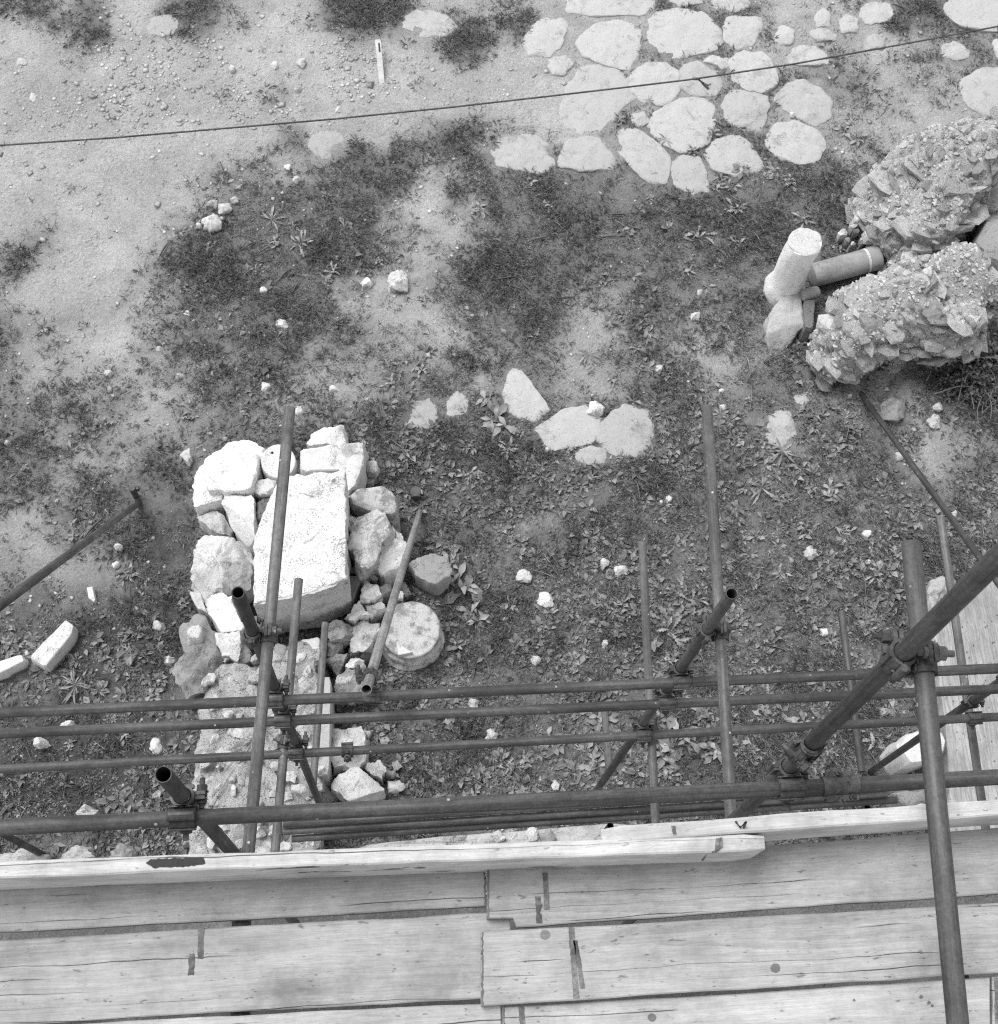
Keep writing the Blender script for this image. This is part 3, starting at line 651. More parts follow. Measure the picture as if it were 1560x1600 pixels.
from mathutils.bvhtree import BVHTree
def rubble_mass(label, px, z1, seed, dip=0., n=120, core_mat=None):
    """a lump of Roman concrete: mortar core, with flat stones set in courses over its faces"""
    w = ccw([at(x, y, z1 * .4) for x, y in px]); c = sum(w, Vector()) / len(w); c.z = 0
    root = tag(empty('rubble_mass', c), label, 'rubble mass', 'fallen masses of Roman concrete')
    prof = [(1.0, 0), (1.01, .12), (1.0, .25), (.985, .36), (.95, .48), (.905, .59), (.845, .69), (.77, .78), (.68, .86), (.58, .92), (.47, .96), (.35, .985), (.22, 1.), (.1, 1.)]
    me = rock_mesh([(p.x - c.x, p.y - c.y) for p in w], z1, n=n, rough=.14, freq=3.0, seed=seed, sharp=50, rag=.05, profile=prof, cuts=3)
    for v in me.vertices:                    # big broken faces
        q = Vector((v.co.x * 1.5 + seed, v.co.y * 1.5, v.co.z * 1.8)); k = mnoise.noise(q) * .12 + mnoise.noise(q * 2.3) * .06; l = max(.05, math.hypot(v.co.x, v.co.y))
        v.co.x += v.co.x / l * k * min(1, l * 2); v.co.y += v.co.y / l * k * min(1, l * 2); v.co.z *= 1 + .35 * mnoise.noise(Vector((v.co.x * 1.7 + seed * 2, v.co.y * 1.7, 3)))
    obj('mortar_core', me, M_core, root)
    KEEP_OUT.append([(c.x + (p.x - c.x) * .95, c.y + (p.y - c.y) * .95) for p in w])
    bm = bmesh.new(); bm.from_mesh(me); bmesh.ops.recalc_face_normals(bm, faces=bm.faces[:]); bm.faces.ensure_lookup_table(); bvh = BVHTree.FromBMesh(bm)
    rr = random.Random(seed); shapes = []
    for k in range(16):
        b2 = bmesh.new(); vs = []; m = rr.randint(4, 7)
        for zz, sc in ((-.5, 1), (.5, rr.uniform(.8, 1.05))):
            sx, sy = rr.uniform(-.15, .15), rr.uniform(-.15, .15)
            for j in range(m):
                t = 2 * math.pi * (j + rr.uniform(-.36, .36)) / m; q = rr.uniform(.65, 1.15) * sc
                vs.append(b2.verts.new((q * math.cos(t) + sx, .74 * q * math.sin(t) + sy, zz * rr.uniform(.55, 1.25))))
        bmesh.ops.convex_hull(b2, input=vs); me_ = bm_mesh(b2, 'stone'); me_.materials.append(M_chip); shapes.append(me_)
    mats = [M_chip, M_chip, M_chip, M_mort, M_mort, M_lime, M_lime, M_grey]
    kids = 0
    def add(p, rot, L, W, th):
        o = bpy.data.objects.new('stone', rr.choice(shapes))
        o.matrix_basis = Matrix.Translation(p) @ rot.to_4x4() @ Matrix.Diagonal((L, W, th, 1)); link(o, root)
        o.material_slots[0].link = 'OBJECT'; o.material_slots[0].material = rr.choice(mats)
    z = .05
    while z < z1 * .93:                      # the courses
        ang = math.pi * .95 + rr.uniform(0, .2)
        while ang < math.pi * 2.25 and kids < 265:
            d = Vector((math.cos(ang), math.sin(ang), 0))
            zz = z + dip * d.x * .5 + rr.gauss(0, .012)
            hit = bvh.ray_cast(Vector((d.x * 3, d.y * 3, zz)), -d)
            L = rr.choice([rr.uniform(.025, .05), rr.uniform(.04, .08), rr.uniform(.06, .11), rr.uniform(.08, .17)])
            if hit[0] is not None:
                p, nn = hit[0], hit[1]; r0 = max(.2, math.hypot(p.x, p.y))
                th = rr.uniform(.018, .06); W = L * rr.uniform(.7, 1.1)
                rot = Matrix.Rotation(ang + math.pi / 2 + rr.gauss(0, .35), 3, 'Z') @ Matrix.Rotation(rr.gauss(dip, .16), 3, 'Y') @ Matrix.Rotation(rr.gauss(-.12, .2), 3, 'X')
                if mnoise.noise(Vector((p.x * 2.6, p.y * 2.6, p.z * 3 + seed))) < -.36: ang += .12; continue
                add(p + d * (W * rr.uniform(-.25, .30)) + Vector((0, 0, th * .3)), rot, L, W, th); kids += 1
                ang += (L * 1.6 + rr.uniform(-.01, .02)) / r0
            else: ang += .1
        z += rr.uniform(.066, .085)
    fs = [f for f in bm.faces if f.normal.z > .35 and f.normal.y > -.5]
    while kids < 296 and fs:
        f = rr.choice(fs); p = f.calc_center_median(); kids += 1; L = rr.uniform(.02, .06)
        q = f.normal.to_track_quat('Z', 'Y').to_matrix()
        add(p + f.normal * .004, q @ Matrix.Rotation(rr.gauss(0, .5), 3, 'X') @ Matrix.Rotation(rr.uniform(0, 6.3), 3, 'Z'), L, L * rr.uniform(.6, 1), L * rr.uniform(.4, .9))
    # small aggregate: too many and too small to count
    P = []; Q = []; fa = [f for f in bm.faces]; wt = [f.calc_area() for f in fa]
    for f in rr.choices(fa, wt, k=3200):
        p = f.calc_center_median() + Vector((rr.uniform(-.05, .05), rr.uniform(-.05, .05), rr.uniform(-.03, .03)))
        near = bvh.find_nearest(p); p = near[0]
        L = .006 + .026 * rr.random() ** 2; o0 = len(P)
        ro = Matrix.Rotation(rr.gauss(dip, .4), 3, 'Y') @ Matrix.Rotation(rr.uniform(0, 6.28), 3, 'Z')
        for v in ((1, 0, 0), (-.9, .1, 0), (0, .8, .1), (.1, -.8, 0), (0, .1, .5), (0, 0, -.5)): P.append(p + ro @ (Vector(v) * L * rr.uniform(.75, 1.25)))
        for a_, b_, c2 in ((0, 2, 4), (2, 1, 4), (1, 3, 4), (3, 0, 4), (2, 0, 5), (1, 2, 5), (3, 1, 5), (0, 3, 5)): Q.append((o0 + a_, o0 + b_, o0 + c2))
    bm.free()
    tag(obj('small_aggregate', mesh(P, Q), M_chip, root), kind='stuff')
    return root
q1 = Z(6.0, 1300, 180, [(640,420),(700,280),(760,190),(930,100),(1060,90),(1250,100),(1320,200),(1450,230),(1560,310),(1570,620),(1500,880),(1330,1050),(1200,1120),(1050,1270),(700,1300),(560,1180),(410,1080),(430,980),(300,800),(330,560),(480,480)])
rubble_mass('upper lump of rubble concrete behind the dark lying column', q1, 1.0, 21, .1)
q2 = Z(4.875, 1240, 380, [(225,900),(222,700),(245,480),(250,360),(380,285),(560,230),(830,170),(980,185),(1120,140),(1290,205),(1420,330),(1550,390),(1500,560),(1400,680),(1330,820),(1150,880),(850,870),(600,910),(480,960),(330,975),(255,975)])
_mx, _my = sum(q[0] for q in q2) / len(q2), sum(q[1] for q in q2) / len(q2); q2 = [(_mx + (x - _mx) * .95 + 9, _my + (y - _my) * .94 - 7) for x, y in q2]
rubble_mass('lower pale lump of rubble concrete in front of the lying column', q2, .90, 33, .2)
rnd = random.Random(12)
for i, al in enumerate(('nearest the white column', 'a little further up', 'halfway up the trail', 'last but one uphill', 'right against the upper lump')):
    for j, (ac, m) in enumerate((('pale', M_lime), ('grey', M_grey), ('chipped', M_chip))):
        t = (i + .5) / 5; x, y = 1322 + 64 * t + (j - 1) * 9 + rnd.uniform(-4, 4), 376 - 54 * t + (j - 1) * 10 + rnd.uniform(-4, 4); r = rnd.uniform(4, 8)
        top_stone('%s stone of the spilled rubble, %s%s' % (ac, al, ('', '', ', lower side')[j]), poly_px(x, y, r, r * .75, 6, rnd), .10 + .14 * t + rnd.uniform(-.02, .05), m, group='rubble stones spilled left of the upper concrete lump', name='rubble_stone', z0=-.04, bev=.01, rough=.015, cuts=5, n=24, soft=0, keep=False)
top_stone('smooth grey rounded block at the right edge behind the rubble masses', [(1553,290), (1547,325), (1538,350), (1522,378), (1534,402), (1580,420), (1650,415), (1660,280), (1600,262)], .58, M_grey, bev=.16, rough=.02, n=64, cuts=1, group='', name='boulder')
top_stone('rounded pale stone in the gap between the two rubble masses', [(1486,402), (1508,391), (1523,405), (1530,428), (1515,430), (1498,415)], .62, M_lime, z0=.3, bev=.06, rough=.02, group='')
top_stone('curved tile fragment set in the top of the lower rubble mass', Z(4.875, 1240, 380, [(980,200),(1050,165),(1062,220),(1050,265),(1000,240)]), .95, M_lime, z0=.75, bev=.02, rough=.006, n=28, keep=False, group='')

# ---- bottom right: furrowed slab, barrel-shaped column pieces
sp = [(1455,985), (1470,950), (1500,930), (1545,905), (1660,880), (1680,1310), (1480,1310), (1484,1230), (1476,1120)]
top_stone('broad furrowed travertine slab lying under the tubes at right edge', sp, .34, M_streak, name='travertine_slab', cat='stone slab', bev=.015, rough=.006, n=120, group='')
top_stone('white blotchy stone at the head of the furrowed slab', Z(6.155, 1340, 840, [(650,500),(720,400),(840,370),(960,400),(960,470),(800,640),(700,700)]), .46, M_lich, bev=.05, rough=.03, cuts=2, n=48, group='')
top_stone('barrel-shaped grey column fragment left of the furrowed slab', Z(7.09, 1340, 1080, [(440,600),(560,470),(690,430),(920,440),(1000,550),(960,690),(720,800),(580,820),(500,730)]), .50, M_colm, bev=.12, rough=.012, n=56, group='')
top_stone('grey stone below the barrel-shaped fragment, behind the ledger', Z(7.09, 1340, 1080, [(380,1130),(560,1100),(760,1085),(790,1240),(700,1250),(560,1300),(480,1230)]), .32, M_grey, bev=.06, rough=.02, group='')
top_stone('white stone peeping over the right toe board', Z(7.09, 1340, 1080, [(555,1330),(600,1250),(690,1220),(780,1260),(780,1360),(600,1380)]), .30, M_marble, bev=.05, rough=.02, group='')
# pale ledge and debris behind the toe boards
top_stone('long pale ledge stone at the foot of the scaffold behind the toe board', [(556,1322), (700,1306), (830,1298), (960,1286), (1010,1292), (1010,1345), (560,1360)], .10, M_lime, name='ledge_stone', bev=.03, rough=.02, n=80, group='')
for lab, q, m in (
 ('angular stone on the ledge, left of a pair above the toe board', [(822,1300),(838,1294),(846,1306),(838,1318),(826,1314)], M_lime), ('grey angular stone on the ledge, right of a pair above toe board', [(846,1304),(862,1298),(872,1310),(862,1318),(848,1316)], M_grey),
 ('small pale stone at the left end of the ledge stone', [(766,1304),(780,1298),(790,1308),(778,1318)], M_lime), ('pale flat stone above the toe board at far left', [(-20,1338),(30,1330),(72,1334),(60,1350),(-10,1352)], M_mid),
 ('pale broken stone above the toe board left of the dark stain', [(88,1332),(112,1322),(134,1322),(148,1338),(120,1346),(92,1346)], M_mid), ('rounded grey stone above the toe board left of the dark stain', [(164,1336),(188,1322),(210,1330),(204,1342),(172,1346)], M_grey),
 ('pale lump just above the big ledger at lower left', [(118,1270),(132,1262),(150,1266),(146,1278),(124,1280)], M_lime), ('square grey stone below the coupler at the lower left', [(278,1300),(300,1296),(302,1316),(284,1320)], M_grey)):
    top_stone(lab, q, .17, m, group='debris at the foot of the scaffold', bev=.010, rough=.03, freq=9, cuts=6, n=52, soft=0, rag=.02)

# ---- carved white pieces lying in the grass at left
top_stone('carved white marble beam piece lying in the grass at left', Z(5.2, 0, 900, [(238,665),(370,520),(500,392),(540,352),(600,400),(580,488),(480,610),(365,748)]), .16, M_marble, name='carved_fragment', cat='marble piece', bev=.02, rough=.008, n=60, group='')
top_stone('narrow carved marble piece cut by the left edge', Z(5.2, 0, 900, [(-160,740),(0,688),(180,636),(200,680),(185,700),(0,795),(-140,850)]), .14, M_marble, name='carved_fragment', cat='marble piece', bev=.02, rough=.01, n=56, group='')
top_stone('small flat white rectangular chip standing out in the grass', Z(5.2, 0, 900, [(705,95),(752,85),(775,195),(765,212),(720,180)]), .06, M_marble, name='carved_fragment', cat='marble piece', bev=.01, rough=.004, n=28, soft=0, group='')

# ---- single stones scattered over the ground
SC = [  # label, x, y, half width, half height, material, height
 ('triangular pale stone standing alone in the dark weeds', 621, 436, 17, 17, 'L', .13), ('small white stone left of the triangular pale one', 573, 438, 9, 8, 'W', .06), ('knobbly white stone at the edge of the dark weed patch', 441, 503, 13, 7, 'W', .07),
 ('white pebble inside the dark weed patch', 411, 453, 6, 6, 'W', .05), ('upper of two white pebbles left of the dark weed patch', 291, 487, 6, 6, 'W', .04), ('lower of two white pebbles left of the dark weed patch', 301, 500, 7, 4, 'W', .03),
 ('pale stone at mid left on trampled earth', 169, 582, 8, 8, 'L', .06), ('small pale pebble up and right of the mid left stone', 249, 543, 6, 4, 'L', .03), ('pale pebble right of the mid left stone', 279, 586, 7, 6, 'L', .05), ('pointed pale pebble in line with the mid left stones', 332, 581, 7, 5, 'L', .04),
 ('flat white stone above the pole tip', 414, 604, 13, 7, 'W', .05), ('squared white stone right of the pole tip', 521, 604, 10, 7, 'W', .06), ('oval white stone nearest the faint paving slab', 574, 624, 8, 6, 'W', .05), ('white chip touching the tip of the left pole', 467, 640, 9, 15, 'W', .06),
 ('pale stone cut near the left edge at mid height', 10, 690, 7, 6, 'L', .05), ('pale round stone above a smaller one left of the heap', 184, 853, 9, 8, 'L', .08), ('small white chip below the round stone left of the heap', 180, 882, 5, 5, 'W', .04), ('pale stone between white rectangular chip and heap', 247, 977, 12, 7, 'L', .06),
 ('white stone at the left foot of the big porous grey block', 263, 1031, 12, 7, 'W', .06), ('pale stone just above the second ledger at left', 103, 1130, 13, 6, 'L', .06), ('pale angular stone between second and third ledger at left', 62, 1161, 13, 9, 'L', .09), ('pale stone between ledgers left of the rubble wall', 243, 1166, 12, 14, 'L', .07),
 ('large faceted stone of the pale cluster on bare earth', 329, 342, 17, 13, 'L', .12), ('upper stone of the pale cluster on bare earth', 329, 314, 11, 9, 'L', .08), ('right stone of the pale cluster on bare earth', 350, 322, 12, 10, 'L', .07), ('small stone topping the pale cluster on bare earth', 366, 310, 7, 6, 'L', .06), ('tiny stone at the left foot of the pale cluster', 311, 351, 5, 5, 'L', .04),
 ('flat stone at the foot of the white stake', 581, 129, 11, 6, 'G', .05), ('pale stone up and left of the stake on bare earth', 471, 93, 8, 7, 'L', .07), ('white pebble left of the pale stone on bare earth', 429, 97, 6, 6, 'W', .05), ('pale pebble in the gravel strip below the pale stone', 465, 135, 6, 6, 'L', .05), ('round pebble left in the gravel strip', 361, 104, 5, 5, 'L', .04), ('white pebble beside the line left of the paving', 528, 169, 5, 4, 'W', .04),
 ('white stone below the line near a tuft', 449, 258, 6, 7, 'W', .05), ('flat pale stone under the white stone near the tuft', 466, 279, 9, 6, 'L', .04), ('pale stone in the rubble at far left top', 50, 150, 10, 6, 'L', .06), ('pale stone in the rubble at far left, upper one', 32, 95, 10, 5, 'L', .05),
 ('white stone among weeds left of the grey boulder', 1089, 491, 9, 9, 'W', .08), ('small pale stone above the white one left of boulder', 1095, 453, 5, 6, 'L', .04), ('white pebble on the paving by the lone slab', 1239, 178, 4, 4, 'W', .04), ('pale chip in the sandy patch above the pale slabs', 1030, 573, 7, 9, 'L', .04), ('bright white stone lying on the pale slabs', 933, 634, 15, 11, 'W', .10),
 ('white stone above its pair at the right edge', 1468, 634, 8, 6, 'W', .06), ('pale stone below its pair at the right edge', 1465, 655, 11, 9, 'L', .08), ('half-buried round boulder beside the top of the slanting tube', 1404, 633, 23, 24, 'G', .13), ('white stone by the slanting tube near the right poles', 1429, 870, 8, 7, 'W', .06), ('white stone under the slanting tube', 1494, 801, 5, 5, 'W', .05),
 ('curved white shard in the weeds right of centre', 1357, 831, 8, 8, 'W', .05), ('round pale stone in the weeds right of centre', 1270, 860, 12, 13, 'L', .10), ('left stone of a pale pair beside the short pole', 945, 878, 8, 9, 'L', .08), ('right stone of a pale pair beside the short pole', 970, 889, 10, 9, 'W', .09), ('pale broken stone in the middle of the weeds', 821, 896, 13, 11, 'L', .10), ('white curved stone below the pale broken stone', 853, 935, 14, 12, 'W', .09),
 ('white pebble near the long right pole', 1047, 779, 6, 6, 'W', .05), ('tiny white pebble beside the pebble near the right pole', 1035, 783, 4, 5, 'W', .03), ('oval white stone left of the slim short tube', 1290, 985, 7, 10, 'W', .08), ('pale stone in the grass above the first ledger', 838, 1031, 7, 9, 'L', .05), ('upright pale flake in the grass right of centre', 947, 1005, 6, 11, 'L', .05), ('pale stone above the second ledger at centre', 740, 1098, 9, 7, 'L', .07), ('round pale stone between second and third ledger at centre', 769, 1146, 12, 11, 'L', .09), ('pale stone just above the big ledger at centre', 868, 1225, 8, 9, 'L', .06),
 ('oval stone near the right end of the upper paving', 1130, 635, 8, 5, 'L', .04), ('small pebble right of the pole top', 1128, 609, 5, 4, 'W', .03), ('white stone in the weeds below the slanting tube', 1407, 712, 6, 7, 'L', .05), ('little flat pale stone at the far lower right weeds', 1358, 877, 5, 5, 'L', .03), ('half-buried flat grey stone right of the round pale one', 1380, 880, 14, 6, 'G', .03), ('pale stone in the weeds above the drum', 687, 910, 6, 5, 'L', .04), ('small white stone right of the pale slabs', 856, 701, 5, 4, 'W', .03), ('white pebble in the weeds below the broad plant', 656, 714, 4, 4, 'W', .03)]
MM = {'L': M_lime, 'W': M_marble, 'G': M_grey}
for lab, x, y, rx, ry, m, h in SC:
    rr = random.Random(int(x * 31 + y))
    g = at(x, y, 0)
    top_stone(lab, poly_px(x, y, rx, ry, 8, rr), max(h, .03), MM[m], group='single stones lying about on the ground', z0=-.03 + gz(g.x, g.y), bev=h * .3, rough=min(.025, h * .3), freq=12, cuts=5, n=36, soft=0, keep=(rx > 9), dome=h * .25)

# ------------------------------------------------------------------ scaffold tubes
TR, TI, GAP = .02415, .0205, .060
def tube_mesh(L, r=TR, ri=TI, n=20):
    V = []; Fc = []
    for rr, z in ((r - .001, -L / 2), (r, -L / 2 + .002), (r, L / 2 - .002), (r - .001, L / 2), (ri, L / 2), (ri, -L / 2)):
        for j in range(n):
            t = 2 * math.pi * j / n; V.append((rr * math.cos(t), rr * math.sin(t), z))
    for k in range(6):
        for j in range(n):
            a0 = k * n + j; b0 = k * n + (j + 1) % n; k2 = (k + 1) % 6
            Fc.append((a0, b0, k2 * n + (j + 1) % n, k2 * n + j))
    return mesh(V, Fc, 'tube', True, 40)
class Line:
    def __init__(s, p, q): s.p, s.q = Vector(p), Vector(q); s.d = (s.q - s.p).normalized()
    def z(s, z): return s.p + s.d * ((z - s.p.z) / s.d.z)
    def x(s, x): return s.p + s.d * ((x - s.p.x) / s.d.x)
    def y(s, y): return s.p + s.d * ((y - s.p.y) / s.d.y)
    def near(s, o):
        w = s.p - o.p; b0 = s.d.dot(o.d); d0 = s.d.dot(w); e0 = o.d.dot(w); D = 1 - b0 * b0
        t = (b0 * e0 - d0) / D; u = (e0 - b0 * d0) / D
        return s.p + s.d * t, o.p + o.d * u
def tube(line, label, mat=None, group='scaffold tubes'):
    d = line.q - line.p
    mw = Matrix.Translation((line.p + line.q) / 2) @ d.to_track_quat('Z', 'Y').to_matrix().to_4x4()
    o = obj('scaffold_tube', tube_mesh(d.length), mat or M_steel, None, mw)
    return tag(o, label, 'scaffold tube', group)
def flat(z, *px): return Line(at(*px[0], z), at(*px[1], z))
def solve(fn, target, lo, hi, n=60):         # monotonic in z
    s = 1 if fn(hi) > fn(lo) else -1
    for _ in range(n):
        m = (lo + hi) / 2
        if (fn(m) - target) * s > 0: hi = m
        else: lo = m
    return (lo + hi) / 2
def upright(top, px, py, z0=0.):
    q = up_from(top, px, py); l = Line(top, q); return Line(top, l.z(z0))

S1 = upright(dep(255, 1210, 3.72), 358.5, 1326.7)
S2 = upright(dep(372, 925.8, 5.0), 498.5, 1253.6)
def ledger_on(S, p, q, lo, hi):              # level at which the ledger passes on the near side of a standard
    def off(z):
        l = flat(z, p, q); s = S.z(z); return l.x(s.x).y - s.y
    return flat(solve(off, -GAP, lo, hi), p, q)
LG = ledger_on(S1, (-80, 1297), (1313, 1228), 5.6, 7.4)
LGr = Line(LG.q, at(2360, 1170.4, LG.p.z))
L1 = ledger_on(S2, (-80, 1117.5), (2360, 1009), 3., 5.6)
L2 = ledger_on(S2, (-80, 1150), (2360, 1040.8), 2.6, 5.2)
L3 = ledger_on(S2, (-80, 1206), (2360, 1078.3), 2.0, 4.6)
def s3(d): return upright(dep(1144, 927.5, d), 946.6, 1215)
def _o3(d):
    s = s3(d).z(L1.p.z); return L1.x(s.x).y - s.y
S3 = s3(solve(_o3, -GAP, 4.3, 6.2))
def transom_on(S, px_at, p, q, side, lo, hi):
    def off(z):
        l = flat(z, p, q); s = S.z(z); return l.y(s.y).x - s.x
    return flat(solve(off, side * GAP, lo, hi), p, q)
TA = transom_on(S2, None, (453, 638), (380, 1420), 1, 4.4, 6.2)
TB = transom_on(S3, None, (1105, 635), (1150, 1400), 1, 4.0, 6.0)
TE = transom_on(S2, None, (467, 905), (424, 1400), -1, 2.0, 4.4)
TG = transom_on(S3, None, (1004, 848), (1030, 1400), 1, 1.8, 4.2)
TF = flat(at(508, 973, 0).z + 1.55, (508.5, 973), (488, 1246))
TH = flat(1.5, (945, 1108), (952.5, 1212))
TI_ = flat(1.9, (1315, 955), (1347, 1206))
TJ = Line(dep(1470, 808, 8.1), dep(1546, 1330, 7.75))
S4 = None
def s4(d): return upright(dep(1250, 1182, d), 1152, 1277)
def _o4(d):
    s = s4(d).z(LG.p.z); return LG.x(s.x).y - s.y
_d4 = solve(_o4, -GAP, 3.2, 5.2); S4 = s4(_d4)
D = Line(dep(1606, 827, 2.70), dep(1257, 1173, _d4 - .075))
best = None
for k in range(200):
    z = CAM.z - (2.9 + k * .005); l = flat(z, (1424, 848), (1503, 1660)); a1, b1 = l.near(D)
    s = (b1 - a1).dot(ray(1430, 1020))
    if s < 0 and (best is None or abs((b1 - a1).length - GAP) < best[0]): best = (abs((b1 - a1).length - GAP), l)
TC = best[1]
S5 = Line(dep(1640, 1013, 6.2), at(1361, 1206, .02))
S6 = upright(dep(-330, 1128, 6.2), 75, 1340)
T1 = Line(at(443, 1288, 1.35), at(1386, 1228, 1.35)); T2 = Line(at(442, 1299.7, 1.30), at(1386, 1240.8, 1.30)); T3 = Line(at(456, 1311, 1.25), at(1402, 1250, 1.25))
RK = Line(at(1344, 613, -.05), dep(1625, 1000, 8.9))
RM = Line(at(218, 785, -.05), dep(-90, 1012, 5.2))
RN = Line(at(657, 797, -.05), dep(572.8, 1077.5, 6.05))
RNt = RN
for nm in ('S1', 'S2', 'S3', 'S4', 'LG', 'L1', 'L2', 'L3', 'TA', 'TB', 'TC', 'TE', 'TG', 'D', 'RN'):
    l = globals()[nm]; print(nm, [round(v, 2) for v in l.p], [round(v, 2) for v in l.q])

tube(LG, 'thick dark ledger tube crossing the picture just beyond the toe boards', M_steel)
tube(LGr, 'right-hand length of the big ledger, joined on by a sleeve', M_steel)
tube(L1, 'topmost of three middle ledger tubes, carrying the raking tube end', M_steel)
tube(L2, 'second of three middle ledger tubes, just below the topmost', M_steel)
tube(L3, 'lowest of three middle ledger tubes, with an empty clamp on it', M_steel)
tube(S1, 'open-ended dark standard at lower left, clamped to the big ledger', M_steel)
tube(S2, 'open-ended dark standard rising beside the long white slab', M_steel)
tube(S3, 'open-ended dark standard at centre right crossing the three middle ledgers', M_steel)
tube(S4, 'short dark standard under the coupler at the lower end of the thick slanting tube', M_steel)
tube(S5, 'dark slanting standard at lower right beyond the thick grey pole', M_steel)
tube(S6, 'dark standard cut off at the lower left corner', M_steel)
tube(D, 'thick dark tube slanting in from the right edge, nearest the camera', M_steel)
tube(TA, 'long grey pole passing over the white slab and all ledgers', M_galv)
tube(TB, 'long pale grey pole at centre right passing over the three ledgers', M_galv)
tube(TC, 'thick grey pole crossing the deck boards at right', M_steel)
tube(TE, 'medium grey pole right of the long pole over the slab', M_galv)
tube(TG, 'medium grey pole left of the pale grey pole at centre right', M_galv)
tube(TF, 'thin short paint-flecked pole right of the medium grey pole', M_galv)
tube(TH, 'thin short grey pole in the weeds left of the dark centre standard', M_galv)
tube(TI_, 'thin dark short pole standing out of weeds right of centre', M_steel)
tube(TJ, 'thin grey pole lying across the furrowed slab at right', M_galv)
tube(T1, 'thin tube mostly hidden behind the big ledger', M_steel)
tube(T2, 'upper of two thin tubes showing below the big ledger', M_steel)
tube(T3, 'lowest thin tube, right above the toe boards', M_steel)
tube(RK, 'thin dark raking tube slanting down from the weeds to the right edge', M_steel)
tube(RM, 'dark raking tube slanting from the iron peg to the left edge', M_steel)
tube(RN, 'pale raking tube with open end running from the ledger over the drum', M_pale)
for x, y, lab in ((954, 1291, 'short dark post under the lowest thin tube at centre'), (1356, 1262, 'short dark post under the lowest thin tube at right')):
    p = at(x, y, 1.19); tube(Line(p, Vector((p.x, p.y, 0))), lab)
zb = CAM.z - 3.55 - .038
for x, lab in ((378, 'bearer tube under the left deck boards'), (1478, 'bearer tube under the right deck boards')):
    p = at(x, 1400, zb - TR - .003); tube(Line((p.x, .50, p.z), (p.x, -1.7, p.z)), lab)

# ------------------------------------------------------------------ couplers
def arc(a0, a1, r0, r1, w, n=12):
    V = []; Fc = []
    for k in range(n + 1):
        t = math.radians(a0 + (a1 - a0) * k / n)
        for r in (r0, r1):
            for x in (-w / 2, w / 2): V.append((x, r * math.cos(t), r * math.sin(t)))
    for k in range(n):
        o = k * 4
        for f in ((0, 1, 5, 4), (2, 6, 7, 3), (0, 4, 6, 2), (1, 3, 7, 5)): Fc.append(tuple(o + i for i in f))
    Fc.append((0, 2, 3, 1)); o = n * 4; Fc.append((o, o + 1, o + 3, o + 2))
    return V, Fc
def add_box(V, Fc, c, s):
    o = len(V)
    for x in (-1, 1):
        for y in (-1, 1):
            for z in (-1, 1): V.append((c[0] + x * s[0] / 2, c[1] + y * s[1] / 2, c[2] + z * s[2] / 2))
    for f in ((0, 1, 3, 2), (4, 6, 7, 5), (0, 4, 5, 1), (2, 3, 7, 6), (0, 2, 6, 4), (1, 5, 7, 3)): Fc.append(tuple(o + i for i in f))
def add_cyl(V, Fc, c, r, h, ax=2, n=10):
    o = len(V)
    for z in (-h / 2, h / 2):
        for j in range(n):
            t = 2 * math.pi * j / n; q = [0, 0, 0]; q[ax] = z; q[(ax + 1) % 3] = r * math.cos(t); q[(ax + 2) % 3] = r * math.sin(t)
            V.append(tuple(c[i] + q[i] for i in range(3)))
    for j in range(n): Fc.append((o + j, o + (j + 1) % n, o + n + (j + 1) % n, o + n + j))
    Fc.append(tuple(o + n + j for j in range(n))); Fc.append(tuple(o + n - 1 - j for j in range(n)))
V, Fc = arc(-8, 188, .0243, .0318, .062, 14); add_box(V, Fc, (0, .043, .005), (.040, .028, .010)); add_box(V, Fc, (0, -.036, .003), (.058, .014, .014)); add_box(V, Fc, (0, 0, .0288), (.062, .050, .004))
ME_saddle = mesh(V, Fc, 'saddle', True, 30)
V, Fc = arc(192, 352, .0243, .0312, .058, 14); add_box(V, Fc, (0, .044, -.008), (.036, .028, .010)); add_cyl(V, Fc, (0, -.038, -.005), .009, .064, 0)
add_box(V, Fc, (0, -.006, -.0325), (.062, .012, .004)); add_box(V, Fc, (0, .016, -.030), (.014, .020, .010))
ME_flap = mesh(V, Fc, 'flap', True, 30)
V, Fc = [], []; add_cyl(V, Fc, (0, .047, -.010), .007, .085, 2, 8); add_cyl(V, Fc, (0, .047, .015), .012, .009, 2, 8)
ME_bolt = mesh(V, Fc, 'bolt', True, 30)
V, Fc = [], []; add_cyl(V, Fc, (0, .047, -.024), .0145, .018, 2, 6); add_cyl(V, Fc, (0, .047, -.0145), .017, .003, 2, 12)
ME_nut = mesh(V, Fc, 'nut', True, 30)
def coupler(A, B, label, flip=False, flip2=False, name='tube_coupler', group='tube couplers'):
    a1, b1 = A.near(B)
    root = tag(empty(name, (a1 + b1) / 2), label, 'coupler', group)
    for me, line, here, there, fl in ((0, A, a1, b1, flip), (1, B, b1, a1, flip2)):
        w = (there - here).normalized(); x = line.d if not fl else -line.d
        y = w.cross(x).normalized(); x = y.cross(w)
        mw = Matrix.Translation(here - (a1 + b1) / 2) @ Matrix((x, y, w)).transposed().to_4x4() @ Matrix.Diagonal((1.25, 1.12, 1.06, 1))
        for nm, m in (('saddle', ME_saddle), ('flap', ME_flap), ('bolt', ME_bolt)):
            o = obj(nm, m, M_iron, root, mw)
            if nm == 'bolt': obj('nut', ME_nut, M_iron, o)
    return root
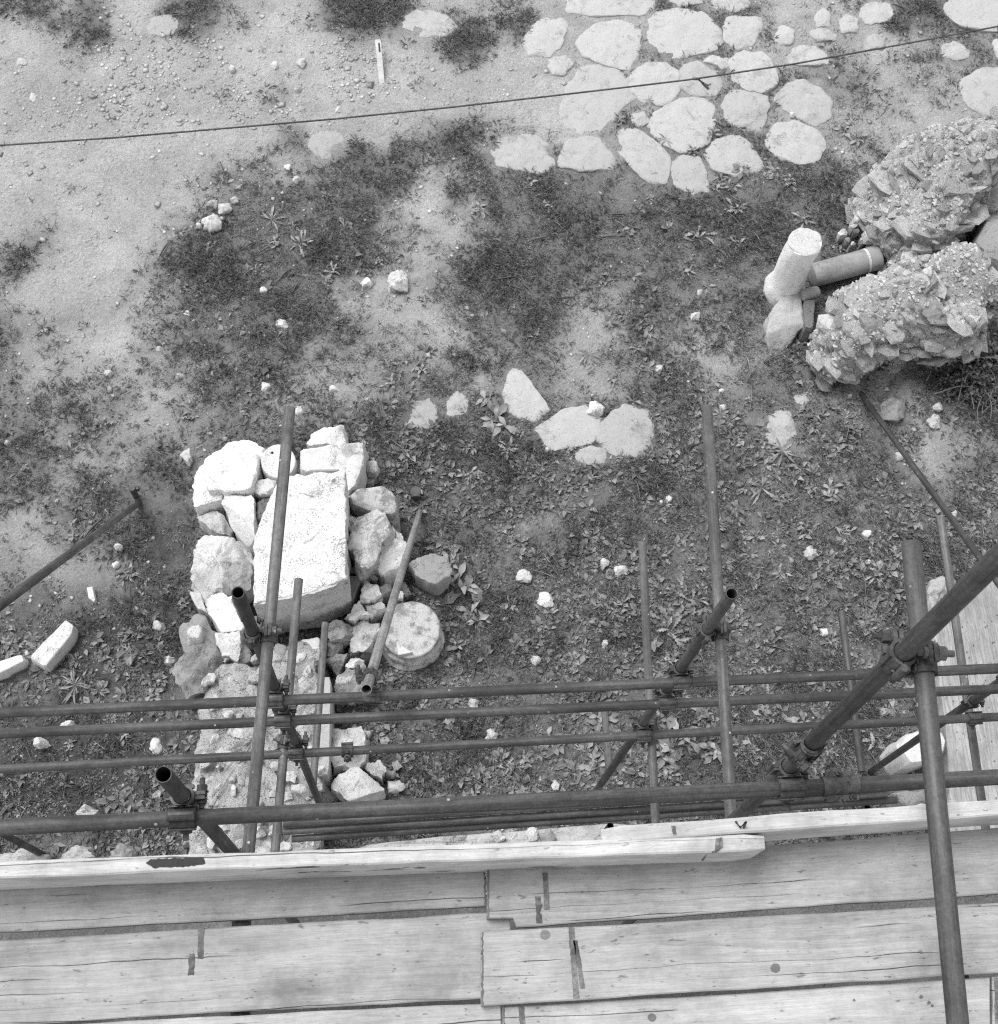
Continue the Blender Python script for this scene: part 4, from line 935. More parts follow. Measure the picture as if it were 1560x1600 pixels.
print('gaps', {k: round((lambda a_, b_: (a_ - b_).length)(*x.near(y)), 3) for k, x, y in (('S1LG', S1, LG), ('S2A', S2, TA), ('S2L1', S2, L1), ('S2L2', S2, L2), ('S2L3', S2, L3), ('S3L1', S3, L1), ('S3L2', S3, L2), ('S3L3', S3, L3), ('S3B', S3, TB), ('S3G', S3, TG), ('S2E', S2, TE), ('S4L', S4, LG), ('S4D', S4, D), ('DC', D, TC), ('RNL1', RN, L1), ('S5L3', S5, L3), ('S5J', S5, TJ), ('JL3', TJ, L3))})
coupler(LG, S1, 'coupler clamping the lower left open standard to the big ledger')
coupler(TA, S2, 'coupler joining the long grey pole to the open standard by the slab')
coupler(L1, S2, 'coupler on the topmost middle ledger at the left standard')
coupler(L2, S2, 'coupler on the second middle ledger at the left standard')
coupler(L3, S2, 'coupler on the lowest middle ledger at the left standard')
coupler(TE, S2, 'coupler holding the medium grey pole to the left standard', True)
coupler(L1, S3, 'coupler on the topmost middle ledger at the centre right standard')
coupler(L2, S3, 'coupler on the second middle ledger at the centre right standard')
coupler(L3, S3, 'coupler on the lowest middle ledger at the centre right standard')
coupler(TB, S3, 'coupler joining the pale grey pole to the centre right standard')
coupler(TG, S3, 'coupler holding the medium grey pole to the centre right standard', True)
coupler(LG, S4, 'coupler clamping the short dark standard to the big ledger at right')
coupler(D, S4, 'twin coupler at the lower end of the thick slanting tube', True)
coupler(D, TC, 'coupler tying the thick slanting tube to the thick grey pole')
coupler(L1, RN, 'coupler holding the open end of the pale raking tube on the ledger')
coupler(L3, S5, 'coupler on the lowest middle ledger at the right slanting standard')
coupler(L2, S5, 'coupler on the second middle ledger at the right edge', True)
# single clamps
def clamp(line, p, label, turn=0.):
    root = tag(empty('tube_clamp', p), label, 'clamp', 'single clamps on the tubes')
    w = Vector((0, -.35, .95)); y = w.cross(line.d).normalized(); w = line.d.cross(y)
    mw = Matrix((line.d, y, w)).transposed().to_4x4() @ Matrix.Rotation(turn, 4, 'X')
    for nm, m in (('saddle', ME_saddle), ('flap', ME_flap), ('bolt', ME_bolt)):
        o = obj(nm, m, M_iron, root, mw)
        if nm == 'bolt': obj('nut', ME_nut, M_iron, o)
    return root
k = L3.x(at(543, 1178, L3.p.z).x); clamp(L3, k, 'empty clamp on the lowest middle ledger left of centre', 2.6)
# sleeve joining the two lengths of the big ledger
k = LGr.p; root = tag(empty('tube_sleeve', k), 'iron sleeve with two bolts joining the two lengths of big ledger', 'tube sleeve')
w = Vector((0, -.1, 1)); y = w.cross(LG.d).normalized(); w = LG.d.cross(y)
mw = Matrix((LG.d, y, w)).transposed().to_4x4()
V, Fc = arc(0, 360, .0243, .0305, .11, 28); ME_sl = mesh(V, Fc, 'sleeve', True, 30); obj('sleeve_body', ME_sl, M_iron, root, mw)
V, Fc = [], []
add_box(V, Fc, (0, .034, 0), (.09, .014, .022)); obj('flange', mesh(V, Fc, 'flange'), M_iron, root, mw)
V, Fc = [], []
add_box(V, Fc, (0, -.036, 0), (.10, .018, .024)); obj('flange', mesh(V, Fc, 'flange'), M_iron, root, mw)
for sx, sy in ((-.006, .040), (.018, .006), (-.004, -.044), (.03, -.036)):
    V, Fc = [], []; big = abs(sy) > .02
    add_cyl(V, Fc, (sx, sy, .031 if not big else .018), .011 if big else .006, .012 if big else .004, 2, 6 if big else 10); add_cyl(V, Fc, (sx, sy, .03 if big else .031), .005, .03 if big else .004, 2, 8)
    obj('bolt', mesh(V, Fc, 'bolt', True, 30), M_iron, root, mw)

# ------------------------------------------------------------------ deck boards
ZD = CAM.z - 3.55
def bezel(poly, z0, z1, bev=.003):           # prism with a fine bevel, outline in local xy
    n = len(poly); V = []; Fc = []
    c = sum(poly, Vector((0, 0))) / n
    def ring(off, z):
        for i, p in enumerate(poly):
            a_, b_ = poly[i - 1], poly[(i + 1) % n]; t = (b_ - a_).normalized(); nn = Vector((t.y, -t.x))
            q = p - nn * off; V.append((q.x, q.y, z))
    ring(bev, z1); ring(0, z1 - bev); ring(0, z0 + bev); ring(bev, z0)
    for k in range(3):
        for j in range(n): Fc.append((k * n + (j + 1) % n, k * n + j, (k + 1) * n + j, (k + 1) * n + (j + 1) % n))
    Fc.append(tuple(range(n))); Fc.append(tuple(3 * n + n - 1 - i for i in range(n)))
    return V, Fc
def board(label, px, z=ZD, th=.038, mat=None, name='scaffold_board', axis=None, seed=0):
    w = ccw([at(x, y, z) for x, y in px]); c = sum(w, Vector()) / len(w)
    ax = axis or LG.d; x = Vector((ax.x, ax.y, 0)).normalized(); y = Vector((-x.y, x.x, 0))
    loc = [Vector(((p - c).dot(x), (p - c).dot(y))) for p in w]
    out = []
    for i in range(len(loc)):
        a_, b_ = loc[i], loc[(i + 1) % len(loc)]; m = max(1, int((b_ - a_).length / .05))
        for k in range(m):
            p = a_.lerp(b_, k / m); nz = mnoise.fractal(Vector((p.x * 5 + seed, p.y * 9, seed)), 1, 2, 3)
            t = (b_ - a_).normalized(); out.append(p + Vector((t.y, -t.x)) * nz * (.003 if k else .001))
    V, Fc = bezel(out, -th, 0)
    mw = Matrix.Translation(c) @ Matrix((x, y, Vector((0, 0, 1)))).transposed().to_4x4()
    o = obj(name, mesh(V, Fc, 'board'), mat or M_wood, None, mw)
    return tag(o, label, 'scaffold board', 'scaffold boards')
def on_board(o, name, px, mat, h=.003, z=None, bev=.0004, jit=.45):      # a thin piece lying on the board
    z = z if z is not None else o.matrix_basis.translation.z
    q = []; rr = random.Random(int(px[0][0] * 7 + px[0][1]))
    for i in range(len(px)):
        (x0, y0), (x1, y1) = px[i], px[(i + 1) % len(px)]; m = max(1, int(math.hypot(x1 - x0, y1 - y0) / 4))
        q += [(x0 + (x1 - x0) * k / m + rr.gauss(0, jit), y0 + (y1 - y0) * k / m + rr.gauss(0, jit)) for k in range(m)]
    w = ccw([at(x, y, z) for x, y in q]); inv = o.matrix_basis.inverted(); loc = [inv @ p for p in w]
    V, Fc = bezel([Vector((p.x, p.y)) for p in loc], loc[0].z - .001, loc[0].z + h, bev)
    return obj(name, mesh(V, Fc, name), mat, o)
def spot(o, px, py, r, mat=None, z=None):
    return on_board(o, 'knot', [(px + r * math.cos(t), py + r * .95 * math.sin(t)) for t in np.linspace(0, 2 * math.pi, 13)[:-1]], mat or M_knot_shadow, .001, z, .0003, .3)
M_knot_shadow = wood_mat('knot_and_end_shadow', .19)  # for knots, and for the painted shadow at board ends
M_tar = stone_mat('tarred_patch', .05, .10, .3, 0, .5, 4)
B1 = board('narrow-looking left board along the foot of the toe board', [(-120, 1385), (300, 1366), (758, 1345), (759, 1416), (400, 1436), (-120, 1462)], seed=1)
B2 = board('wide left board with two rusty strips in the middle of the deck', [(-140, 1478), (300, 1452), (751, 1427), (797, 1425), (800, 1556), (749, 1561), (300, 1585), (-140, 1612)], z=ZD - .004, seed=2)
B3 = board('lowest left board cut by the bottom edge of the picture', [(-160, 1618), (300, 1590), (783, 1566.5), (787, 1690), (300, 1715), (-160, 1740)], z=ZD - .002, seed=3)
B4 = board('right board with notched left end along the foot of the toe board', [(761, 1352), (1200, 1322), (1660, 1285), (2300, 1234), (2300, 1349), (1660, 1391), (1200, 1421), (808, 1449), (802, 1435), (761, 1435)], z=ZD + .034, seed=4)
B5 = board('wide cracked right board lapped over the left one', [(752, 1456), (1000, 1443), (1457, 1417), (1660, 1405), (2300, 1367), (2300, 1474), (1660, 1514), (1200, 1543), (752, 1572)], z=ZD + .036, seed=5)
B6 = board('lowest right board cut by the bottom edge of the picture', [(786, 1574), (1200, 1550), (1548, 1527), (1549, 1650), (1200, 1675), (788, 1700)], z=ZD + .006, seed=6)
B7 = board('end of a board in the lower right corner', [(1551, 1526), (1680, 1518), (2300, 1479), (2300, 1600), (1680, 1640), (1552, 1648)], z=ZD + .006, seed=7)
def strip(o, x0, y0, x1, y1, w=9, name='iron_strip', z=None):
    return on_board(o, name, [(x0 - w / 2, y0), (x0 + w / 2, y0), (x1 + w / 2, y1), (x1 - w / 2, y1)], M_band, .0015, z)
strip(B2, 315, 1450, 313, 1499, 9); strip(B2, 299.5, 1490, 299, 1524, 9)
strip(B4, 852, 1364, 855, 1422, 8); strip(B4, 841, 1401, 843, 1443, 9)
strip(B5, 893, 1449, 901, 1561, 9); strip(B5, 899, 1470, 911, 1545, 7); strip(B6, 815, 1573, 819, 1640, 9); strip(B7, 1557, 1528, 1559, 1640, 6)
def end(o, x0, y0, x1, y1, w):  # thin dark strip painting the shadow line at a lapped board end
    on_board(o, 'end_shadow', [(x0, y0), (x0 + w, y0), (x1 + w, y1), (x1, y1)], M_knot_shadow, .001, None, .0003, .6)
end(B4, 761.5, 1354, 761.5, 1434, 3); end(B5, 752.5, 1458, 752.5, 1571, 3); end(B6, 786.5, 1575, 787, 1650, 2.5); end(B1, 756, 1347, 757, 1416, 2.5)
for q in ((852, 1461, 8), (1212, 1513, 8)): spot(B5, *q)
for q in ((1019, 1590, 7), (1440, 1558, 3), (1452, 1567, 3), (1457, 1572, 2.4), (1335, 1563, 2.5)): spot(B6, *q)
def toe(label, p0, p1, ztop, h, th, seed):
    p, q = at(*p0, ztop), at(*p1, ztop); d = q - p; L = d.length; x = d.normalized(); y = Vector((-x.y, x.x, 0)).normalized()
    n = int(L / .05); V = []; Fc = []
    prof = [(-th / 2, -h), (th / 2, -h), (th / 2, -.004), (th / 2 - .004, 0), (-th / 2 + .004, 0), (-th / 2, -.004)]
    for k in range(n + 1):
        t = k / n * L; e0 = min(t, L - t); cut = .012 * max(0, 1 - e0 / .03) ** 2
        for py, pz in prof:
            nz = mnoise.fractal(Vector((t * 4 + seed, py * 30, pz * 9 + seed)), 1, 2, 3)
            V.append((t - L / 2, py * (1 - cut * 20) + nz * .0025, pz - (cut if pz > -.1 else -cut) + (nz * .003 if pz > -.1 else 0)))
    for k in range(n):
        for j in range(6): Fc.append((k * 6 + j, (k + 1) * 6 + j, (k + 1) * 6 + (j + 1) % 6, k * 6 + (j + 1) % 6))
    Fc.append(tuple(range(6))); Fc.append(tuple(n * 6 + 5 - j for j in range(6)))
    mw = Matrix.Translation((p + q) / 2) @ Matrix((x, y, Vector((0, 0, 1)))).transposed().to_4x4()
    bm = bmesh.new(); me = mesh(V, Fc, 'toe'); bm.from_mesh(me); me = bm_mesh(bm, 'toe')
    o = obj('toe_board', me, M_toe, None, mw); return tag(o, label, 'toe board', 'toe boards on edge')
ZT = CAM.z - 3.33
TL = toe('left toe board on edge with a dark patch on top', (-140, 1364), (1197, 1315.5), ZT, CAM.z - 3.33 - ZD - .002, .038, 3)
T2b = toe('right toe board on edge running behind the left one', (941, 1305), (2310, 1208), ZT + .002, ZT - ZD - .036, .038, 8)
on_board(TL, 'dark_patch', [(228, 1349), (236, 1343), (318, 1339.5), (321, 1350), (290, 1355), (240, 1356)], M_tar, .003, ZT)
strip(TL, 1123, 1310, 1121, 1329, 7, 'hoop_strip', ZT); strip(T2b, 1053, 1291, 1055, 1304, 6, 'hoop_strip', ZT + .002)
# tie wire hanging at the lapped ends
def wire_mesh(pts, r, n=5):
    V = []; Fc = []
    for i, p in enumerate(pts):
        d = (pts[min(i + 1, len(pts) - 1)] - pts[max(i - 1, 0)]).normalized(); u = d.orthogonal().normalized(); w = d.cross(u)
        for j in range(n):
            t = 2 * math.pi * j / n; V.append(p + (u * math.cos(t) + w * math.sin(t)) * r)
    for i in range(len(pts) - 1):
        for j in range(n): Fc.append((i * n + j, i * n + (j + 1) % n, (i + 1) * n + (j + 1) % n, (i + 1) * n + j))
    Fc.append(tuple(range(n))); Fc.append(tuple((len(pts) - 1) * n + n - 1 - j for j in range(n)))
    return mesh(V, Fc, 'wire', True, 60)
def wire_obj(name, pts, r, mat, label, cat, group=None):
    c = pts[0].copy(); o = obj(name, wire_mesh([p - c for p in pts], r), mat, None, Matrix.Translation(c)); return tag(o, label, cat, group)
wire_obj('tie_wire', [at(1098, 1344, ZD + .08), at(1106, 1332, ZT - .02), at(1118, 1331, ZT + .003), at(1128, 1322, ZT + .004), at(1127, 1309, ZT + .004)], .003, M_band, 'twisted tie wire round the right end of the left toe board', 'tie wire', 'tie wires at the toe boards')
wire_obj('tie_wire', [at(1150, 1284, ZT + .02), at(1157, 1293, ZT + .008), at(1166, 1285, ZT + .03), at(1160, 1300, ZT - .02)], .0035, M_iron, 'dark tie wire end sticking up over the right toe board', 'tie wire', 'tie wires at the toe boards')
# ------------------------------------------------------------------ line, stake, peg
pts = []
CP = [(-60, 231), (0, 227), (180, 215), (380, 198), (520, 186), (700, 168), (860, 150), (980, 136), (1080, 124), (1240, 100), (1400, 71), (1560, 41), (1640, 25)]
for i in range(len(CP) - 1):
    for k in range(5):
        t = k / 5; x = CP[i][0] * (1 - t) + CP[i + 1][0] * t; yv = CP[i][1] * (1 - t) + CP[i + 1][1] * t
        pts.append(at(x, yv, 1.9))
wire_obj('overhead_line', pts, .0072, M_steel, 'dark line strung across the top of the picture over the paving', 'line')
tw = tag(empty('snagged_twig', at(1085, 124, 1.89)), 'dark forked twig hanging from the line over the paving', 'twig')
o0 = tw.location
for q, nm in (([(1083, 123, 1.90), (1091, 123, 1.88), (1099, 130, 1.82), (1107, 138, 1.72)], 'stem'), ([(1099, 130, 1.82), (1108, 133, 1.80), (1111, 131, 1.82)], 'twig_fork'), ([(1091, 123, 1.88), (1097, 121, 1.90)], 'twig_fork')):
    obj(nm, wire_mesh([at(*p) - o0 for p in q], .012 if nm == 'stem' else .008), M_twig, tw)
sb = at(597, 131, 0); stp = at(590.5, 62, .20); hh = (stp - sb).length
st = tag(empty('marker_stake', sb), 'white painted wooden stake stuck slanting in the bare earth', 'stake')
M_white = wood_mat('white_painted_wood', .68, .5, .1)
lean = (stp - sb).normalized(); _yc = (sb - CAM); _yc = (_yc - lean * _yc.dot(lean)).normalized(); SM = Matrix((_yc.cross(lean), _yc, lean)).transposed().to_4x4()
V, Fc = [], []; add_box(V, Fc, (0, 0, hh * .5 - .05), (.052, .04, hh + .1)); me = mesh(V, Fc, 'stake'); obj('post', me, M_white, st, SM)
V, Fc = [], []; add_box(V, Fc, (.008, -.0205, hh * .82), (.016, .004, hh * .2)); obj('dark_slot', mesh(V, Fc, 'slot'), M_steel, st, SM)
pk = at(212, 774, 0)
V, Fc = [], []; add_cyl(V, Fc, (0, 0, .05), .026, .22, 2, 10); add_box(V, Fc, (.035, .01, .12), (.03, .03, .05)); tag(obj('iron_peg', mesh(V, Fc, 'peg', True, 30), M_steel, None, Matrix.Translation(pk)), 'dark iron peg driven in at the top of the left raking tube', 'peg')
pk = at(650, 778, 0)
V, Fc = [], []; add_cyl(V, Fc, (0, 0, .05), .045, .2, 2, 10); add_box(V, Fc, (.0, -.03, .12), (.07, .03, .05)); tag(obj('iron_peg', mesh(V, Fc, 'peg', True, 30), M_steel, None, Matrix.Translation(pk)), 'dark iron peg in the weeds at the top of the pale raking tube', 'peg')

# ------------------------------------------------------------------ plants
POLY = [np.array(p) for p in KEEP_OUT]
def blocked(x, y):
    out = np.zeros(len(x), bool)
    for P in POLY:
        lo = P.min(0); hi = P.max(0)
        m = np.where((x > lo[0]) & (x < hi[0]) & (y > lo[1]) & (y < hi[1]))[0]
        if not len(m): continue
        X, Y = x[m], y[m]; ins = np.zeros(len(m), bool); n = len(P)
        for i in range(n):
            x1, y1 = P[i]; x2, y2 = P[(i + 1) % n]
            c = ((y1 > Y) != (y2 > Y)) & (X < (x2 - x1) * (Y - y1) / (y2 - y1 + 1e-12) + x1); ins ^= c
        out[m] |= ins
    return out
def scatter(n, fn, seed):
    r = np.random.default_rng(seed)
    px = r.uniform(-90, 1650, n * 4); py = -80 + 1440 * r.random(n * 4) ** .92
    # even over the ground: pick in the world
    X = r.uniform(-6.1, 6.7, n * 6); Y = r.uniform(.9, 10.6, n * 6)
    u, v = to_photo(X, Y); ok = (u > -320) & (u < 1900) & (v > -160) & (v < 1400)
    X, Y, u, v = X[ok], Y[ok], u[ok], v[ok]
    p = fn(X, Y, u, v); k = r.random(len(X)) < p; X, Y = X[k], Y[k]
    k = ~blocked(X, Y); X, Y = X[k][:n], Y[k][:n]
    return X, Y, r
def big_mesh(name, V, tris, mat, label=None):
    me = bpy.data.meshes.new(name); nv = len(V); nt = len(tris)
    me.vertices.add(nv); me.vertices.foreach_set('co', V.astype(np.float32).ravel())
    me.loops.add(nt * 3); me.loops.foreach_set('vertex_index', tris.astype(np.int32).ravel())
    me.polygons.add(nt); me.polygons.foreach_set('loop_start', np.arange(0, nt * 3, 3, dtype=np.int32))
    me.update(calc_edges=True); me.validate()
    o = obj(name, me, mat); return tag(o, label, kind='stuff')
def leaves(cx, cy, cz, r, per, l0, l1, wid, pitch, rootr=.01):
    n = len(cx); m = per
    cx, cy, cz = (np.repeat(a_, m) for a_ in (cx, cy, cz)); N_ = n * m
    size = np.repeat(r.uniform(.7, 1.3, n), m)
    ph_ = r.uniform(0, 2 * np.pi, N_); L = r.uniform(l0, l1, N_) * size; th = r.uniform(pitch[0], pitch[1], N_)
    w = L * wid * r.uniform(.7, 1.3, N_)
    dx, dy = np.cos(ph_), np.sin(ph_)
    rx = cx + dx * rootr * r.random(N_); ry = cy + dy * rootr * r.random(N_)
    mx = rx + dx * L * .55 * np.cos(th); my = ry + dy * L * .55 * np.cos(th); mz = cz + L * .55 * np.sin(th) + .002
    th2 = th - r.uniform(.3, 1.1, N_); tx = mx + dx * L * .45 * np.cos(th2); ty = my + dy * L * .45 * np.cos(th2); tz = np.maximum(mz + L * .45 * np.sin(th2), cz - .004)
    roll = r.uniform(-.5, .5, N_)
    lx, ly, lz = -dy * w * .5, dx * w * .5, w * .5 * np.sin(roll) + w * .12
    V = np.stack([np.stack([rx, ry, cz - .003], 1), np.stack([mx + lx, my + ly, mz + lz], 1), np.stack([tx, ty, tz], 1), np.stack([mx - lx, my - ly, mz - lz + w * .24], 1)], 1).reshape(-1, 3)
    b0 = np.arange(N_)[:, None] * 4
    T = np.concatenate([b0 + [0, 1, 2], b0 + [0, 2, 3]], 1).reshape(-1, 3)
    return V, T
def soft(u, v): return np.clip(1 - .72 * np.exp(-((u - 60) / 260) ** 2 - ((v - 600) / 300) ** 2), .2, 1) * np.clip(.42 + (v - 330) / 560, .42, 1)
def cover(X, Y, u, v):
    w = weeds(X, Y); cl = fbm(X * 7 + 3, Y * 7 + 11, 3)
    return np.clip((w - .04) * 1.25, 0, 1) ** 1.25 * np.clip((cl - .33) * 2.6, .08, 1) * soft(u, v)
X, Y, r = scatter(26000, lambda X, Y, u, v: cover(X, Y, u, v) * (v > 560 + 90 * (fbm(X * 2, Y * 2, 2) - .5)), 1)
V, T = leaves(X, Y, terrain(X, Y), r, 10, .009, .034, .42, (.05, 1.1), .016)
big_mesh('ground_cover', V, T, M_leaf, 'low leafy weeds matting the ground')
X, Y, r = scatter(42000, lambda X, Y, u, v: np.clip(cover(X, Y, u, v) * 1.6, 0, 1) * (v < 640), 31)
V, T = leaves(X, Y, terrain(X, Y), r, 10, .007, .024, .40, (.05, 1.2), .022)
big_mesh('fine_ground_cover', V, T, M_leaf, 'fine small-leaved growth in the middle distance')
X, Y, r = scatter(11000, lambda X, Y, u, v: cover(X, Y, u, v) * np.clip((v - 300) / 600, .03, 1) * np.clip((fbm(X * 1.7 + 31, Y * 1.7 + 2, 3) - .44) * 7, .05, 1), 5)
V, T = leaves(X, Y, terrain(X, Y), r, 8, .025, .085, .42, (.1, 1.0), .02)
big_mesh('taller_weeds', V, T, M_broad, 'bigger leafed weeds between the stones')
def tuft(X, Y, u, v): return np.clip((weeds(X, Y) - .12) * 1.3, 0, 1) * np.clip((fbm(X * 3 + 21, Y * 3 + 5, 3) - .30) * 2.2, .12, 1)
X, Y, r = scatter(21000, tuft, 2)
V, T = leaves(X, Y, terrain(X, Y), r, 13, .02, .075, .06, (.1, 1.3), .04)
big_mesh('grass', V, T, M_grass, 'thin grass growing among the weeds')
X, Y, r = scatter(420, lambda X, Y, u, v: np.clip(weeds(X, Y) - .35, 0, .6), 3)
V, T = leaves(X, Y, terrain(X, Y) + .012, r, 2, .10, .28, .014, (.0, .3), .02)
big_mesh('dry_straw', V, T, N('pale_straw').done(.5, .8), 'pale dry stalks lying in the weeds')
# grit and small clods
def grit(X, Y, u, v):
    bare = 1 - weeds(X, Y); band = np.exp(-((v - 115 + (u - 300) * .05) / 70) ** 2) * (u < 620) * np.clip((fbm(X * 1.6 + 4, Y * 1.6, 3) - .38) * 6, .1, 1) + np.exp(-((u - 350) ** 2 + (v - 320) ** 2) / 3600)
    return np.clip(.015 + bare * .05 + band * .9, 0, 1) * np.clip((fbm(X * 5 + 1, Y * 5 + 8, 3) - .3) * 3, .05, 1)
def pebbles(n, seed, s0, s1, mat, label, name):
    X, Y, r = scatter(n, grit, seed); n = len(X); s = s0 + (s1 - s0) * r.random(n) ** 3
    base = np.array([(1, 0, 0), (-.9, .1, 0), (0, .8, .1), (.1, -.8, 0), (0, .1, .42), (0, 0, -.3)])
    P = base[None] * r.uniform(.4, 1.45, (n, 6, 3)) * s[:, None, None]; a_ = r.uniform(0, 6.28, n); c, s_ = np.cos(a_), np.sin(a_)
    V = np.stack([P[..., 0] * c[:, None] - P[..., 1] * s_[:, None] + X[:, None], P[..., 0] * s_[:, None] + P[..., 1] * c[:, None] + Y[:, None], P[..., 2] + (terrain(X, Y) + s * .08)[:, None]], 2).reshape(-1, 3)
    f = np.array([(0, 2, 4), (2, 1, 4), (1, 3, 4), (3, 0, 4), (2, 0, 5), (1, 2, 5), (3, 1, 5), (0, 3, 5)])
    T = (np.arange(n)[:, None, None] * 6 + f[None]).reshape(-1, 3)
    big_mesh(name, V, T, mat, label)
M_grit = leaf_mat('grit_stone', .42, .72)
pebbles(20000, 8, .004, .03, M_grit, 'loose grit and clods on the bare earth', 'gravel')
M_clod = leaf_mat('earth_clod', .36, .58)
pebbles(8500, 18, .012, .045, M_clod, 'clods and broken stone on the bare earth', 'clods')

# individual plants: leaves as parts
def leaf_mesh(w, teeth=0., arch=.35, n=7, up=.45):
    V = []; Fc = []
    for k in range(n + 1):
        t = k / n; x = t; z = up * t - (up + arch) * t * t * .9
        hw = w * (math.sin(math.pi * min(1, t * .93 + .03)) ** .8) * (.35 + .65 * t if t < .5 else 1) * (1 + teeth * (1 if k % 2 else -1))
        V += [(x, -hw, z + hw * .35), (x, 0, z), (x, hw, z + hw * .35)]
    for k in range(n):
        o = k * 3; Fc += [(o, o + 3, o + 4, o + 1), (o + 1, o + 4, o + 5, o + 2)]
    return mesh(V, Fc, 'leaf', True)
LEAF = {'broad': [leaf_mesh(.20, .0, .3, 7, .55), leaf_mesh(.24, .06, .35, 8, .4), leaf_mesh(.17, .0, .2, 7, .6)], 'star': [leaf_mesh(.055, .15, .12, 9, .25), leaf_mesh(.07, .2, .2, 9, .35)], 'tooth': [leaf_mesh(.13, .38, .25, 11, .4), leaf_mesh(.11, .45, .2, 11, .3)]}
def rosette(px, py, rad, kind, label, group=None, seed=0):
    rr = random.Random(seed); g = at(px, py, 0); g.z = gz(g.x, g.y)
    R = rad * (CAM.z / ray(px, py).length / abs(ray(px, py).normalized().z) if False else (g - CAM).length / F) * .98
    root = tag(empty('weed_plant', g), label, 'weed', group)
    n = {'broad': 13, 'star': 15, 'tooth': 15}[kind] + rr.randint(-2, 3); spread = 0 if kind == 'star' else 1.6; t0 = rr.uniform(0, 6)
    for k in range(n):
        t = t0 + 2.4 * k; s = R * (rr.uniform(.85, 1.1) if k < n * .6 else rr.uniform(.45, .7))
        pit = rr.uniform(-.1, .25) if k < n * .6 else rr.uniform(.25, .8)
        mw = Matrix.Translation((rr.gauss(0, .12) * R * spread, rr.gauss(0, .12) * R * spread, .008 + .002 * k)) @ Matrix.Rotation(t + rr.gauss(0, .3), 4, 'Z') @ Matrix.Rotation(-pit, 4, 'Y') @ Matrix.Rotation(rr.uniform(-.6, .6), 4, 'X') @ Matrix.Scale(s * (.8 if spread else 1), 4)
        obj('leaf', rr.choice(LEAF[kind]), M_broad, root, mw)
    return root
